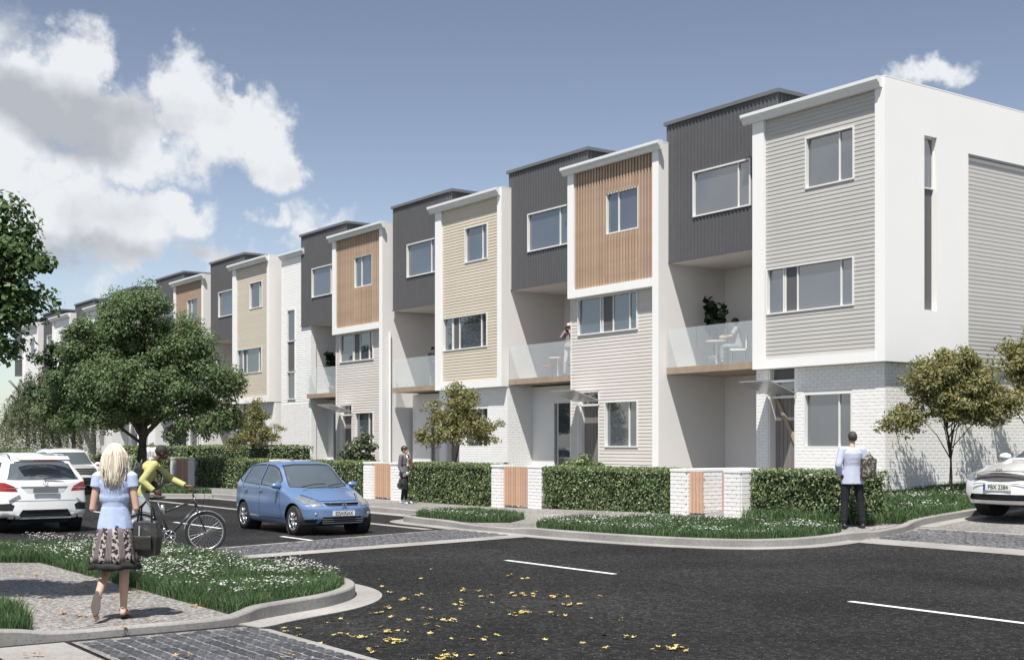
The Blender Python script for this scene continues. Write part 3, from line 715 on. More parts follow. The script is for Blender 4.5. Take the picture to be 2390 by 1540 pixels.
    window(h,*wn,yb,mull=(wn[0]+1.09,),deep=.10,proud=.008)
    # entrance door with transom, pull bar and canopy
    x0d,x1d=dr[0],dr[1]; yd=yb+.24
    d=MB(); np_=6
    for i in range(np_):
        a=x0d+.05+(x1d-x0d-.1)*i/np_; c=x0d+.05+(x1d-x0d-.1)*(i+1)/np_-.012; d.box(a,c,yd,yd+.05,-.1,2.88)
    dd=MB().box(x0d+.05,x1d-.05,yd+.02,yd+.06,-.1,2.88).build('door',m_door,h)
    for i in range(np_):
        a=x0d+.05+(x1d-x0d-.1)*i/np_; c=x0d+.05+(x1d-x0d-.1)*(i+1)/np_-.012; MB().box(a,c,yd,yd+.02,-.1,2.88).build('plank',m_door,dd)
    if stack:
        pb=MB(); pb.add([(x0d+.06,yd-.05,2.86),(x0d+.18,yd-.05,2.86),(x1d-.02,yd-.05,1.55),(x1d-.02,yd-.05,1.35),(x0d+.06,yd-.005,2.86),(x0d+.18,yd-.005,2.86),(x1d-.02,yd-.005,1.55),(x1d-.02,yd-.005,1.35)],[(0,3,2,1),(4,5,6,7),(0,1,5,4),(1,2,6,5),(2,3,7,6),(3,0,4,7)])
        pb.build('pull_bar',m_fascia,dd)
    MB().box(x1d-.14,x1d-.11,yd-.05,yd-.002,.95,1.45).build('handle',m_steel,dd)
    fr=MB(); fr.box(x0d,x0d+.05,yb+.02,yd+.06,-.1,dr[3]-.01).box(x1d-.05,x1d,yb+.02,yd+.06,-.1,dr[3]-.01)
    fr.box(x0d+.05,x1d-.05,yb+.1,yd+.06,2.88,2.94)
    if stack: fr.box(x0d+.05,x1d-.05,yb+.02,yd+.06,3.30,3.36)
    fr.build('door_frame',m_frame,h)
    MB().box(x0d+.05,x1d-.05,yd,yd+.03,2.94,3.30).build('transom_pane',m_glass,h)
    if stack: MB().box(x0d+.05,x1d-.05,yd-.05,yd,3.36,3.645).build('infill_panel',m_panel,h)
    zc=2.98 if stack else 3.02
    cn=MB(); a,b_=x0d-.03,x1d+.06
    cn.add([(a,yb-.035,zc),(b_,yb-.035,zc),(b_-.05,yb-1.0,zc+.30),(a-.05,yb-1.0,zc+.30),(a,yb-.035,zc+.03),(b_,yb-.035,zc+.03),(b_-.05,yb-1.0,zc+.33),(a-.05,yb-1.0,zc+.33)],[(0,3,2,1),(4,5,6,7),(0,1,5,4),(1,2,6,5),(2,3,7,6),(3,0,4,7)])
    cn.build('canopy',m_steel,h)
    # dark upper box over the recess
    B0,B1=-8.13,-3.75; zb0,zb1=7.0,11.0; yf=.40
    wx=(-6.97,-4.73,8.15,9.44)
    bxl=fx0 
    mb=corrugated(B0+.02,B1-.02,zb0,zb1,yf,hole=wx); 
    mb.add([(B1-.02,yf,10.3),(B1-.02,yf+4.5,10.3),(B1-.02,yf+4.5,zb1),(B1-.02,yf,zb1)],[(0,1,2,3)])
    mb.add([(B0+.02,yf,zb0),(B0+.02,yf+4.5,zb0),(B0+.02,yf+4.5,zb1),(B0+.02,yf,zb1)],[(0,3,2,1)])
    mb.add([(B0,yf,10.5),(B0,yf,zb0)]*0,[])
    mb.build('upper_box_cladding',m_char,h)
    # ribs on the return face
    rb=MB()
    y_=yf+.1
    while y_<yf+4.4: rb.box(B1-.02,B1+.002,y_,y_+.035,10.3,zb1); y_+=.14
    rb.build('return_ribs',m_char,h)
    MB().box(B0+.03,B1-.04,yf+.13,yf+4.5,zb0+.32,zb1-.02).build('upper_box_core',m_char,h)
    MB().box(B0-.04,B1+.06,yf-.07,yf+4.6,zb1,zb1+.10).build('roof_edge',m_charl,h)
    MB().box(B0+.02,fx0-.0,yf-.03,yf+.0,zb0-.05,zb0+.0).build('drip_trim',m_char,h)
    window(h,*wx,yf,mull=(-5.22,),deep=.04,proud=.05)
    # recess: ceiling, back wall, balcony
    RX0=-7.98 if not leftend else -7.28
    RX1=fx0
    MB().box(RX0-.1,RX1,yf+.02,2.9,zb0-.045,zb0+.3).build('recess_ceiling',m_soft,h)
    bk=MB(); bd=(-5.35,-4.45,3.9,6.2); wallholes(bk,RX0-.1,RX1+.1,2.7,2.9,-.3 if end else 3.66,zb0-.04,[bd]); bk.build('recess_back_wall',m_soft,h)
    window(h,*bd,2.7,mull=(-4.9,),deep=.05)
    MB().box(RX1,RX1+.25,yb+.1 if stack else .35,2.7,-.3,zb0).build('recess_side_wall',m_soft,h)
    if not end:
        gb=MB(); gd=(-6.75,-4.95,-.1,3.1); wallholes(gb,RX0-.1,RX1+.1,1.3,1.5,-.3,3.66,[gd]); gb.build('entry_wall',m_white,h)
        window(h,*gd,1.3,mull=(-5.85,),deep=.06)
    bal=MB().box(RX0+.0,RX1-.001,.28,2.7,3.71,3.90).build('balcony_floor',m_fascia,h)
    gl=MB(); n=3; L=(RX1-RX0-.02)
    gp_=None
    for i in range(n):
        q=MB().box(RX0+.02+L*i/n,RX0+.0+L*(i+1)/n,.30,.315,3.84,5.02).build('glass_panel',m_balg,h)
    # downpipe
    if kind=='timber' and idx==3:
        MB().tube((.06,.3,.2),(.06,.3,6.1),.04,n=10).build('downpipe',m_white,h); 
    # body behind
    MB().box(-7.9,-.5,3.2,12,.0,10.05).build('rear_block',m_soft,h)
    return h
LBL={0:'grey weatherboard end townhouse with white side wall and brick base, nearest the side road',
1:'timber batten townhouse next to the grey end house',2:'cream weatherboard townhouse third from the side road with street tree in front',
3:'timber batten townhouse fourth from the side road, white downpipe on its fin',4:'cream weatherboard townhouse just beyond the narrow white end block',
5:'timber clad townhouse right behind the big tree crown',6:'cream townhouse hidden mostly behind the big tree crown',7:'white townhouse far down the row, the nearest of the three white ones',
8:'white weatherboard townhouse seen between the two large trees',9:'farthest townhouse at the left edge of the row'}
HX=[(-19.26,'grey'),(-27.27,'timber'),(-35.23,'cream'),(-43.45,'timber'),(-54.05,'cream'),(-62.1,'timber'),(-69.95,'cream'),(-77.7,'white'),(-85.5,'white'),(-93.4,'white')]
for i,(x,k) in enumerate(HX): house(x,k,i,LBL[i],end=(i==0),leftend=(i==3),fine=i<5)
# narrow white end block between the fourth and fifth house
eb=thing('end_block','narrow white weatherboard end block with tall strip window between the fourth and fifth townhouse','building',(-53.7,25.1,0))
hol=[(.69,1.50,3.72,7.86)]
b=MB(); wallholes(b,0,3.05,.05,.3,3.6,10.2,hol); wallholes(b,0,3.05,.05,.3,-.3,3.6,[]); b.box(2.75,3.0,.31,3,-.3,6.95); b.build('wall',m_wboard,eb)
boards(eb,'white',0,3.05,.05,3.62,10.1,hol)
boards(eb,'white',.07,2.4,3.0,3.62,6.9,[],rot=1)
sf=MB().box(.69,1.5,.0,.1,3.72,3.77).box(.69,1.5,.0,.1,4.96,5.0).box(.69,1.5,.0,.1,6.37,6.41).box(.69,1.5,.0,.1,7.8,7.86).box(.69,.73,.0,.1,3.77,7.8).box(1.46,1.5,.0,.1,3.77,7.8).build('window',m_frame,eb)
MB().box(.73,1.46,.06,.09,3.77,4.96).build('pane',m_glass,sf); MB().box(.73,1.46,.06,.09,6.41,7.8).build('pane',m_glass,sf); MB().box(.73,1.46,.05,.09,5.0,6.37).build('infill_panel',m_panel,sf)
mass=MB(); brick_face(eb,(0,.04),(1,0),3.02,-.05,3.6,[],[300],(0,-1),mass); brick_face(eb,(3.0,.06),(0,1),2.3,-.05,3.6,[],[0],(1,0),mass)
if mass.v: mass.build('brickwork',m_brickm,eb)['kind']='stuff'
MB().box(0,2.6,.31,9,0,10.15).build('rear_block',m_soft,eb); gutter(eb,-.0,2.5,y=.05,z=10.2)
# ------------------------------------------------------------------ front fence: brick piers, timber gates, hedges
Yf=19.2
def pier(x0,x1,dep,label,quota,group='white brick piers of the front fences'):
    g=T((x0+x1)/2,Yf); p=thing('brick_pier',label,'brick pier',(x0,Yf,0),group=None)
    L=x1-x0
    MB().box(.012,L-.012,.012,dep-.012,g-.4,1.06).build('core',m_mortar,p)
    mass=MB(); q=[quota]
    for (o,d,l,n) in(((0,0),(1,0),L,(0,-1)),((L,.034),(0,1),dep-.034,(1,0)),((0,.034),(0,1),dep-.034,(-1,0))):
        brick_face(p,o,d,l,g-.03,1.065,[],q,n,mass)
    if mass.v: mass.build('brickwork',m_brickm,p)['kind']='stuff'
    MB().box(-.012,L+.012,-.012,dep+.012,1.062,1.12).build('coping',m_white,p)
    return p
m_slat=M('gate_timber',(.55,.36,.25),.6,.12,8,bump=.2,bscale=40,rnd=.12)
def gate(x0,x1,n,label,fr=True,z1=1.07):
    g=T((x0+x1)/2,Yf); p=thing('timber_gate',label,'gate',(x0,Yf+.1,0)); L=x1-x0
    sl=MB().box(-.5,.5,-.022,.022,0,1).mesh('slat',m_slat); w=L/n
    for i in range(n): inst('slat',sl,p,(w*(i+.5),0,g+.03),(w*.55,1,z1-g-.03))
    if fr: MB().box(.01,L-.01,.024,.06,g+.12,g+.2).box(.01,L-.01,.024,.06,.85,.93).build('rail',m_slat,p)
    return p
pier(-35.0,-34.45,.6,'white brick pier left of the closed gate, beside the woman with the black bag',300)
gate(-34.45,-33.28,10,'closed timber slat gate left of the woman with the black bag')
pier(-33.28,-32.62,.6,'white brick pier just behind the woman with the black bag',300)
pier(-27.87,-27.41,.6,'white brick pier left of the gate below the small street tree',300)
gate(-27.41,-26.21,11,'closed timber slat gate in front of the grass patch between two hedges')
pier(-26.21,-25.62,.6,'white brick pier at the left end of the hedge with the round bush',300)
pier(-20.81,-20.30,2.3,'long white brick wall pier left of the open gateway',300)
gate(-20.30,-19.86,4,'half of an open timber gate, four slats beside the gateway')
gate(-19.32,-19.14,1,'single wide timber slat on the right side of the open gateway')
pier(-19.14,-18.66,2.2,'white brick wall pier right of the open gateway beside the end hedge',300)
pier(-42.0,-41.54,.6,'brick pier just left of the gate seen over the blue car roof',60)
gate(-41.54,-40.37,10,'timber gate seen over the roof of the blue car')
pier(-40.37,-39.5,.6,'brick pier right of the gate seen over the blue car roof',60)
pier(-51.96,-51.5,.6,'far brick pier left of the gate beside the dark shaded hedge',60)
gate(-51.5,-49.95,10,'far timber gate between two piers left of the shaded hedge')
pier(-49.95,-49.24,.6,'brick pier at the left end of the dark shaded hedge',60)
pier(-60.1,-59.5,.6,'brick pier far behind the blonde woman shoulder, left of gate',0)
gate(-59.5,-58.0,8,'timber gate right behind the blonde woman at shoulder height')
pier(-58.0,-57.3,.6,'brick pier far behind the tree trunk and the blonde woman',0)
pier(-75.,-74.2,.6,'distant brick pier above the roof of the white car at left',0); gate(-74.2,-73.0,6,'distant gate above the roof of the white car at left'); pier(-73.,-72.2,.6,'distant brick pier right of the far left gate',0)
# house path between open gate walls
sheet('garden_path',[(-20.25,19.2),(-19.2,19.2),(-21.6,24.9),(-23.3,24.9)],-.02,m_path,step=1.)
m_hedge=leafmat('hedge_leaves',[(.07,.115,.045),(.10,.16,.06),(.145,.205,.075),(.23,.285,.13),(.36,.40,.24)],.25,1.5,rough=.35)
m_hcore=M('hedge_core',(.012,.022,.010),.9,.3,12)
def leafcloud(pts,nrm,size,seed,aspect=.5,up=.2):
    """pts (n,3) leaf positions, nrm (n,3) facing; diamond leaves with a fold"""
    rr=np.random.RandomState(seed); n=len(pts); N=nrm+rr.normal(0,.55,(n,3))+np.array([0,0,up]); N/=np.linalg.norm(N,axis=1)[:,None]+1e-9
    A=rr.normal(0,1,(n,3)); A-=N*(A*N).sum(1)[:,None]; A/=np.linalg.norm(A,axis=1)[:,None]+1e-9; B=np.cross(N,A)
    s=size*(.6+.8*rr.rand(n))[:,None]
    V=np.stack([pts-A*s*.5,pts+B*s*aspect*.5+N*s*.08,pts+A*s*.5,pts-B*s*aspect*.5+N*s*.08],1).reshape(-1,3)
    return V
def leafmesh(name,V,mat):
    n=len(V)//4; me=bpy.data.meshes.new(name); me.vertices.add(n*4); me.vertices.foreach_set('co',V.astype(np.float32).ravel())
    idx=np.arange(n)*4; tri=np.stack([idx,idx+1,idx+2,idx,idx+2,idx+3],1).ravel()
    me.loops.add(n*6); me.loops.foreach_set('vertex_index',tri.astype(np.int32)); me.polygons.add(n*2)
    me.polygons.foreach_set('loop_start',np.arange(n*2)*3); me.polygons.foreach_set('loop_total',np.full(n*2,3)); me.update(calc_edges=True); me.validate(); me.materials.append(mat); return me
def hedge(x0,x1,y0,y1,z1,label,dens=420,size=.075,seed=0,mat=None):
    g=T((x0+x1)/2,y0); h=thing('hedge',label,'hedge',((x0+x1)/2,(y0+y1)/2,0)); cx,cy=(x0+x1)/2,(y0+y1)/2
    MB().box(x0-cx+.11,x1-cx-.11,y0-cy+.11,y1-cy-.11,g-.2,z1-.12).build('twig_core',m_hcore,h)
    rr=np.random.RandomState(seed+5); P=[];N=[]
    for (n,ori,u,v,a,b) in(((0,-1,0),(x0,y0,g-.05),(1,0,0),(0,0,1),x1-x0,z1-g+.05),((1,0,0),(x1,y0,g-.05),(0,1,0),(0,0,1),y1-y0,z1-g+.05),((-1,0,0),(x0,y0,g-.05),(0,1,0),(0,0,1),y1-y0,z1-g+.05),((0,0,1),(x0,y0,z1),(1,0,0),(0,1,0),x1-x0,y1-y0)):
        k=int(a*b*dens); uv=rr.rand(k,2); p=np.array(ori)+np.outer(uv[:,0]*a,u)+np.outer(uv[:,1]*b,v)
        bump=np.array([mnoise.noise(Vector(q)*2.6) for q in p]); p+=np.array(n)*((rr.rand(k)-.8)*.13+bump*.035)[:,None]
        P.append(p);N.append(np.tile(n,(k,1)).astype(float))
    P=np.concatenate(P)-np.array([cx,cy,0]);N=np.concatenate(N)
    o=bpy.data.objects.new('foliage',leafmesh('foliage',leafcloud(P,N,size,seed,.55),mat or m_hedge)); COL.objects.link(o); o.parent=h
    return h
hedge(-18.6,-15.65,19.42,20.25,1.13,'clipped hedge at the end of the row behind the man with the backpack',seed=1,size=.062,dens=950)
hedge(-25.6,-20.85,19.2,20.1,1.10,'long clipped hedge with a round bush rising behind it',seed=2,size=.062,dens=950)
hedge(-32.5,-27.9,19.2,20.1,1.12,'clipped hedge right of the woman with the black bag',seed=3,size=.066,dens=800)
hedge(-39.5,-35.02,19.2,20.1,1.12,'clipped hedge behind the bonnet of the blue car',seed=4,size=.07,dens=450)
hedge(-49.2,-42.0,19.2,20.2,1.12,'dark clipped hedge in the shade left of the blue car',seed=5,size=.085,dens=300)
hedge(-57.2,-52.0,19.2,20.2,1.12,'far clipped hedge behind the cyclist head',seed=6,size=.09,dens=260)
hedge(-57,-46.5,22.3,23.2,1.62,'taller far hedge behind the front fence, above the cyclist',seed=7,size=.10,dens=200)
hedge(-68,-58,22.2,23.2,1.6,'taller far hedge left of the tree trunk beside the blonde woman',seed=8,size=.11,dens=170)
hedge(-73.,-60.2,19.2,20.2,1.15,'distant low hedge behind the white parked car',seed=9,size=.11,dens=160)
hedge(-95,-75.,19.2,20.2,1.35,'most distant low hedge at the left edge of the picture',seed=10,size=.13,dens=110)
# ------------------------------------------------------------------ trees and plants
m_lfbig=leafmat('maple_leaves',[(.065,.105,.05),(.10,.16,.07),(.145,.21,.09),(.185,.26,.115),(.23,.29,.14)],.45,.9)
m_lfnear=leafmat('plane_leaves',[(.035,.07,.025),(.065,.12,.04),(.10,.17,.055),(.16,.23,.09)],.35,1.5)
m_lfdark=leafmat('dark_leaves',[(.015,.032,.012),(.025,.05,.018),(.04,.075,.025)],.2,1.0)
m_lfyel=leafmat('young_tree_leaves',[(.09,.11,.045),(.15,.17,.065),(.24,.235,.09),(.34,.30,.12),(.14,.165,.07),(.42,.36,.17)],.35,2.5)
m_lfshr=leafmat('shrub_leaves',[(.03,.05,.022),(.05,.08,.03),(.11,.13,.07),(.24,.26,.17)],.2,2.,rough=.3)
m_lfwil=leafmat('willow_leaves',[(.11,.135,.075),(.15,.175,.095),(.20,.22,.13)],.35,.8)
m_lffic=leafmat('ficus_leaves',[(.012,.022,.012),(.02,.04,.018),(.04,.06,.03)],.1,3.,rough=.25)
CR=Vector((.5807,.8141,0)); CF=Vector((-.8141,.5807,0))
def tree(name,label,base,lobes,tr,clumps,perc,size,mat,seed,th=None,aspect=.6,cr=.42,group=None,bark=None,limbs=12,lean=0,droop=0.,shell=.55,cat='tree',zf=.62):
    """lobes: (along_row, depth, z, r_h, r_z) around the trunk base"""
    t=thing(name,label,cat,(base[0],base[1],0),group=group); g=T(*base); rr=np.random.RandomState(seed); rp=random.Random(seed)
    C=[];vol=[l[3]**2*l[4] for l in lobes]; tot=sum(vol)
    for l,v in zip(lobes,vol):
        n=max(3,int(clumps*v/tot)); c=CR*l[0]+CF*l[1]+Vector((0,0,l[2]))
        for k in range(n):
            d=rr.normal(0,1,3); d/=np.linalg.norm(d); rad=(shell+(1-shell)*rr.rand())*.95
            p=c+Vector(CR)*d[0]*l[3]*rad+Vector(CF)*d[1]*l[3]*.85*rad+Vector((0,0,d[2]*l[4]*rad)); C.append((p,Vector(d.tolist()),min(l[3],l[4])))
    P=[];N=[]
    for (p,d,lr) in C:
        n=int(perc*rp.uniform(.5,1.5)); r=cr*rp.uniform(.6,1.25)
        q=rr.normal(0,1,(n,3)); q/=np.linalg.norm(q,axis=1)[:,None]; q*=(rr.rand(n)**.5)[:,None]*r*np.array([1.15,1.15,zf])
        q[:,2]-=droop*np.linalg.norm(q[:,:2],axis=1)
        P.append(q+np.array(p)); nn_=q/(r*.8)+np.array([0,0,.5]); N.append(nn_)
    P=np.concatenate(P);N=np.concatenate(N)
    o=bpy.data.objects.new('crown',leafmesh('crown',leafcloud(P,N,size,seed,aspect,.25),mat)); COL.objects.link(o); o.parent=t
    mb=MB(); zt=th or min(l[2]-l[4]*.6 for l in lobes); top=Vector((0,0,zt)); 
    zmax=max(l[2]+l[4]*.5 for l in lobes); mn=[Vector((rp.uniform(-.03,.03)*k,rp.uniform(-.03,.03)*k,g-.1+(zmax-g)*k/6.)) for k in range(7)]
    mb.path(mn,[tr*(1.25 if k==0 else 1)*(1-k*.13) for k in range(7)],n=10)
    sel=rp.sample(C,min(limbs,len(C)))
    for (p,d,lr) in sel:
        z0=min(zt+rp.uniform(-.1,.5)*(zmax-zt)*.6,p.z-.1 if p.z-.1>g+.5 else p.z); k=(z0-g)/(zmax-g)*6; i=max(0,min(5,int(k))); s=mn[i].lerp(mn[i+1],k-i)
        m1=s.lerp(p,.4)+Vector((rp.uniform(-.1,.1),rp.uniform(-.1,.1),.12*(p-s).length)); r0=tr*rp.uniform(.28,.5)
        mb.path([s,s.lerp(m1,.5),m1,m1.lerp(p,.5),p],[r0,r0*.85,r0*.65,r0*.45,r0*.2],n=6)
        for q in range(2):
            e=p+Vector((rp.uniform(-1,1),rp.uniform(-1,1),rp.uniform(-.3,.6)))*cr; mb.path([m1.lerp(p,.5),e.lerp(p,.4),e],[r0*.4,r0*.25,r0*.1],n=5)
    mb.build('trunk',bark or m_bark,t,smooth=True)
    return t
BT=(-48.4,16.75)
tree('street_tree','large dark green leafy street tree with thick trunk behind the blonde woman',BT,
 [(0,0,6.45,1.8,1.5),(-1.5,0,5.3,1.7,1.5),(1.4,0,5.5,1.5,1.4),(-2.2,0,4.0,1.6,1.4),(2.4,0,4.2,1.5,1.2),(0,-.8,3.9,2.1,1.5),(3.1,0,2.9,1.0,.9),(2.0,-.8,2.6,1.1,.7),(-2.9,0,2.9,1.2,.9),(-1.0,-.8,2.7,1.3,.8)],
 .22,330,420,.112,m_lfbig,3,th=2.0,cr=.55,limbs=26,shell=.5,zf=.9)
tree('street_tree','smaller very dark tree with thin trunk above the white parked car',(-59.0,17.2),[(0,0,5.4,1.5,1.5),(-.6,0,3.9,1.4,1.3),(.8,0,3.6,1.2,1.1)],.12,80,220,.17,m_lfdark,5,th=1.9,cr=.55,limbs=12)
def near_l(x,y,d=13.3): return ((x+330)/2929*d, 1.65+(1038-y)/2929*d)
NB=CR*((-330-1195)/2929*13.3)+CF*13.3
def nl(x,y,r,rz,dd=0): a,z=near_l(x,y); return (a,dd,z,r,rz)
tree('street_tree','bright leafy tree at the left edge standing nearest the camera',(NB.x,NB.y),
 [nl(-80,570,.72,.58),nl(0,640,.52,.50),nl(-60,720,.62,.45),nl(-190,600,.8,.8),nl(-330,620,1.1,1.0),nl(-480,640,1.0,.9),nl(40,620,.30,.24),nl(25,730,.36,.30),nl(-20,800,.28,.22)],
 .11,430,170,.062,m_lfnear,7,th=1.9,cr=.22,limbs=26,shell=.45,aspect=.75,zf=.8)
def small(base,s,seed,label,wid=1.0,n=70,thk=.95,tk=.036):
    g=T(*base)
    return tree('young_tree',label,base,[(0,0,g+2.35*s,.85*s*wid,.62*s),(-.82*s*wid,0,g+1.62*s,.52*s,.36*s),(.75*s*wid,0,g+1.85*s,.62*s,.42*s),(.2*s,0,g+2.8*s,.5*s,.38*s),(0,-.3*s,g+1.8*s,.6*s,.35*s)],
     tk*s,int(n*1.8),88,.085*s,m_lfyel,seed,th=g+thk*s,cr=.24*s,limbs=14,aspect=.42,droop=.35,shell=.3,group=None)
small((-17.95,25.4),1.14,21,'young yellow green tree beside the brick side wall',1.13,150,.85)
small((-17.9,28.9),1.3,22,'young yellow green tree at the right edge, farther along the brick side wall',1.15,130)
small((-33.9,22.0),1.20,23,'young yellow green tree in front of the cream townhouse',.95,75,1.5)
small((-49.8,22.0),1.15,24,'young yellow green tree in the yard just right of the large dark tree',.78,55,1.4)
tree('shrub','tall dark glossy shrub behind the fence right of the blue car',(-41.1,22.4),[(0,0,1.3,.62,.95),(0,0,.7,.62,.6)],.05,70,110,.12,m_lfshr,31,th=.3,cr=.24,limbs=5,cat='shrub')
tree('bush','round green bush rising above the long hedge',(-26.1,20.9),[(0,0,.75,.75,.62)],.04,60,90,.085,m_hedge,32,th=.2,cr=.2,limbs=4,cat='bush')
tree('bush','round green bush far behind beside the blonde woman head',(-60.6,21.0),[(0,0,.95,.8,.7)],.04,40,90,.13,m_hedge,33,th=.2,cr=.25,limbs=4,cat='bush')
# willow
def willow(base,H,Rw,label,seed):
    t=thing('willow_tree',label,'tree',(base[0],base[1],0)); rr=np.random.RandomState(seed); P=[];N=[]; mb=MB()
    for k in range(330):
        a=rr.rand()*2*PI; r=Rw*rr.rand()**.5; top=H*(1-.35*(r/Rw)**2)*rr.uniform(.75,1); L=top*rr.uniform(.35,.95)
        x,y=math.cos(a)*r,math.sin(a)*r; n=int(L*24); u=np.linspace(0,1,n); sw=rr.normal(0,.25,2)
        p=np.stack([x*(.75+.3*u)+sw[0]*u,y*(.75+.3*u)+sw[1]*u,top-L*u**1.3],1)+rr.normal(0,.06,(n,3)); P.append(p); N.append(rr.normal(0,1,(n,3)))
    for k in range(14):
        a=rr.rand()*2*PI; mb.path([(0,0,1.5),(math.cos(a)*.5,math.sin(a)*.5,H*.6),(math.cos(a)*Rw*.7,math.sin(a)*Rw*.7,H*.85)],[.1,.07,.02],n=6)
    mb.path([(0,0,-.1),(.05,0,1.5),(0,.05,H*.7)],[.2,.15,.05],n=8)
    P=np.concatenate(P);N=np.concatenate(N); V=leafcloud(P,N,.19,seed,.26,0)
    o=bpy.data.objects.new('crown',leafmesh('crown',V,m_lfwil)); COL.objects.link(o); o.parent=t; mb.build('trunk',m_bark,t)
willow((-80.5,21.6),6.6,2.9,'pale drooping willow tree behind the far hedge at left',41)
# potted plants on balconies
def potted(loc,h,label,seed):
    t=thing('potted_plant',label,'potted plant',loc); MB().rings([[Vector((math.cos(a)*r,math.sin(a)*r,z)) for a in [i*PI/8 for i in range(16)]] for r,z in((.15,0),(.2,.32),(.19,.35),(.16,.33))]).build('pot',m_charl,t,smooth=True)
    rr=np.random.RandomState(seed); mb=MB(); P=[];N=[]
    for k in range(7):
        a=rr.rand()*6.3; e=Vector((math.cos(a)*.5*rr.rand(),math.sin(a)*.5*rr.rand(),h*rr.uniform(.6,.95))); mb.path([(0,0,.3),(e.x*.4,e.y*.4,e.z*.55),e],[.018,.013,.006],n=5)
        for q in range(34):
            u=rr.uniform(.45,1.02); p=Vector((0,0,.3)).lerp(e,u); b=rr.rand()*6.3; P.append((p.x+math.cos(b)*.11,p.y+math.sin(b)*.11,p.z)); N.append((math.cos(b)*.6,math.sin(b)*.6,.5))
    mb.build('stem',m_bark,t); o=bpy.data.objects.new('foliage',leafmesh('foliage',leafcloud(np.array(P),np.array(N),.25,seed,.62,.1),m_lffic)); COL.objects.link(o); o.parent=t
potted((-26.5,26.2,3.9),2.25,'tall dark leafy potted plant on the balcony of the grey end house',51)
potted((-50.0,25.9,3.9),2.1,'dark leafy potted plant on the balcony beside the white end block',52)
# ------------------------------------------------------------------ fallen leaves
def leafshape(seed,mat):
    rr=random.Random(seed); vs=[(0,0,.006)]; n=20
    for i in range(n):
        a=2*PI*i/n; lob=[1,.62,.42,.66,.95,.6,.4,.62,.8,.45,.25,.45,.8,.62,.4,.6,.95,.66,.42,.62][i]
        vs.append((math.sin(a)*lob*.5,math.cos(a)*lob*.5,.01+rr.uniform(0,.16)*lob))
    mb=MB(); mb.add(vs,[(0,i+1,(i+1)%n+1) for i in range(n)]); return mb.mesh('fallen_leaf',mat)
m_fy=M('yellow_leaf',(.50,.39,.13),.6,.2,30,rnd=.3); m_fo=M('orange_leaf',(.42,.25,.09),.65,.25,30,rnd=.35)
LY=[leafshape(i,m_fy) for i in range(5)]; LO=[leafshape(i+9,m_fo) for i in range(5)]
def gpt(x,y,z):
    t=(x-1195)/2929.; k=(1038-y)/2929.; rx=.5807*t-.8141; ry=.8141*t+.5807; d=(z-1.65)/k; return rx*d,ry*d
def drop(x,y,z,me,s,lab,grp):
    o=inst('fallen_leaf',random.choice(me),None,(x,y,z+.002),(s,s,s*random.uniform(.6,1.3)),(random.uniform(-.25,.25),random.uniform(-.25,.25),random.uniform(0,6.28))); tag(o,lab,'leaf',grp)
def leaves(lst,z,me,lab,grp):
    for (x,y,n) in lst:
        gx,gy=gpt(x,y,z)
        for i in range(n):
            sp=0 if n==1 else .026*math.sqrt(n)
            drop(gx+random.gauss(0,sp),gy+random.gauss(0,sp*1.1),z+(0 if n==1 else random.uniform(0,.025)),me,random.uniform(.055,.095),lab,grp)
z7=lambda p,q:(912.9+p*.4514,1120.3+q*.4514); z6=lambda p,q:(p*.4167,1244.8+q*.4167)
road7=[(210,460,1),(155,507,1),(180,522,1),(600,497,4),(688,510,3),(555,537,1),(380,575,4),(440,573,2),(245,585,1),(140,595,2),(75,622,2),(500,605,4),(360,617,1),(525,633,1),(690,597,12),(835,607,11),(915,645,8),(880,583,1),(1080,597,1),(330,642,1),(165,660,1),(205,668,1),(355,665,1),(390,647,4),(680,690,12),(612,678,1),(683,655,1),(825,682,1),(865,703,3),(920,715,1),(1035,712,1),(1195,724,2),(505,692,1),(90,722,1),(200,722,2),(250,716,1),(335,730,5),(185,743,1),(240,755,1),(215,770,1),(450,758,1),(203,790,1),(550,800,1),(310,818,1),(420,820,1),(493,828,2),(795,825,1),(990,840,1),(1105,800,1),(1215,815,4),(1110,863,1),(1460,802,1),(1460,878,13),(30,790,6),(30,835,6),(300,915,14),(505,920,1),(550,905,3),(150,925,4)]
leaves([(*z7(a,b),n) for a,b,n in road7],-.148,LY,'fallen yellow leaf lying on the dark asphalt','yellow leaves scattered over the asphalt')
road6=[(2150,420,6),(2090,450,4),(2180,480,2),(2340,345,1),(2270,370,2),(2200,335,2),(2140,295,1),(2130,256,1),(1830,500,1),(1900,490,2),(1960,505,1),(1630,535,3),(1600,560,2),(1670,570,1),(1900,578,5),(2060,585,4),(2190,555,4),(2190,600,9),(2150,635,3),(2095,660,3),(2140,520,1),(1790,615,1),(2390,505,1)]
leaves([(*z6(a,b),n) for a,b,n in road6],-.148,LY,'fallen yellow leaf lying on the dark asphalt','yellow leaves scattered over the asphalt')
path6=[(180,390,3),(360,337,3),(270,380,2),(470,295,7),(500,250,4),(340,450,4),(430,468,3),(480,465,1),(505,410,2),(775,328,4),(680,522,2),(870,490,1),(1080,410,3),(1200,378,7),(215,230,3),(130,220,2),(1150,405,1),(600,366,2),(820,330,1),(250,270,2),(700,520,1),(40,300,3),(90,350,2)]
leaves([(*z6(a,b),n) for a,b,n in path6],-.064,LO,'fallen orange brown leaf on the gravel footpath','orange brown leaves on the near gravel path')
leaves([(*z6(a,b),n) for a,b,n in [(200,683,5),(1030,690,3),(1600,688,3),(860,600,1)]],-.118,LO,'fallen brown leaf on the paved crossing','brown leaves on the paved crossing')
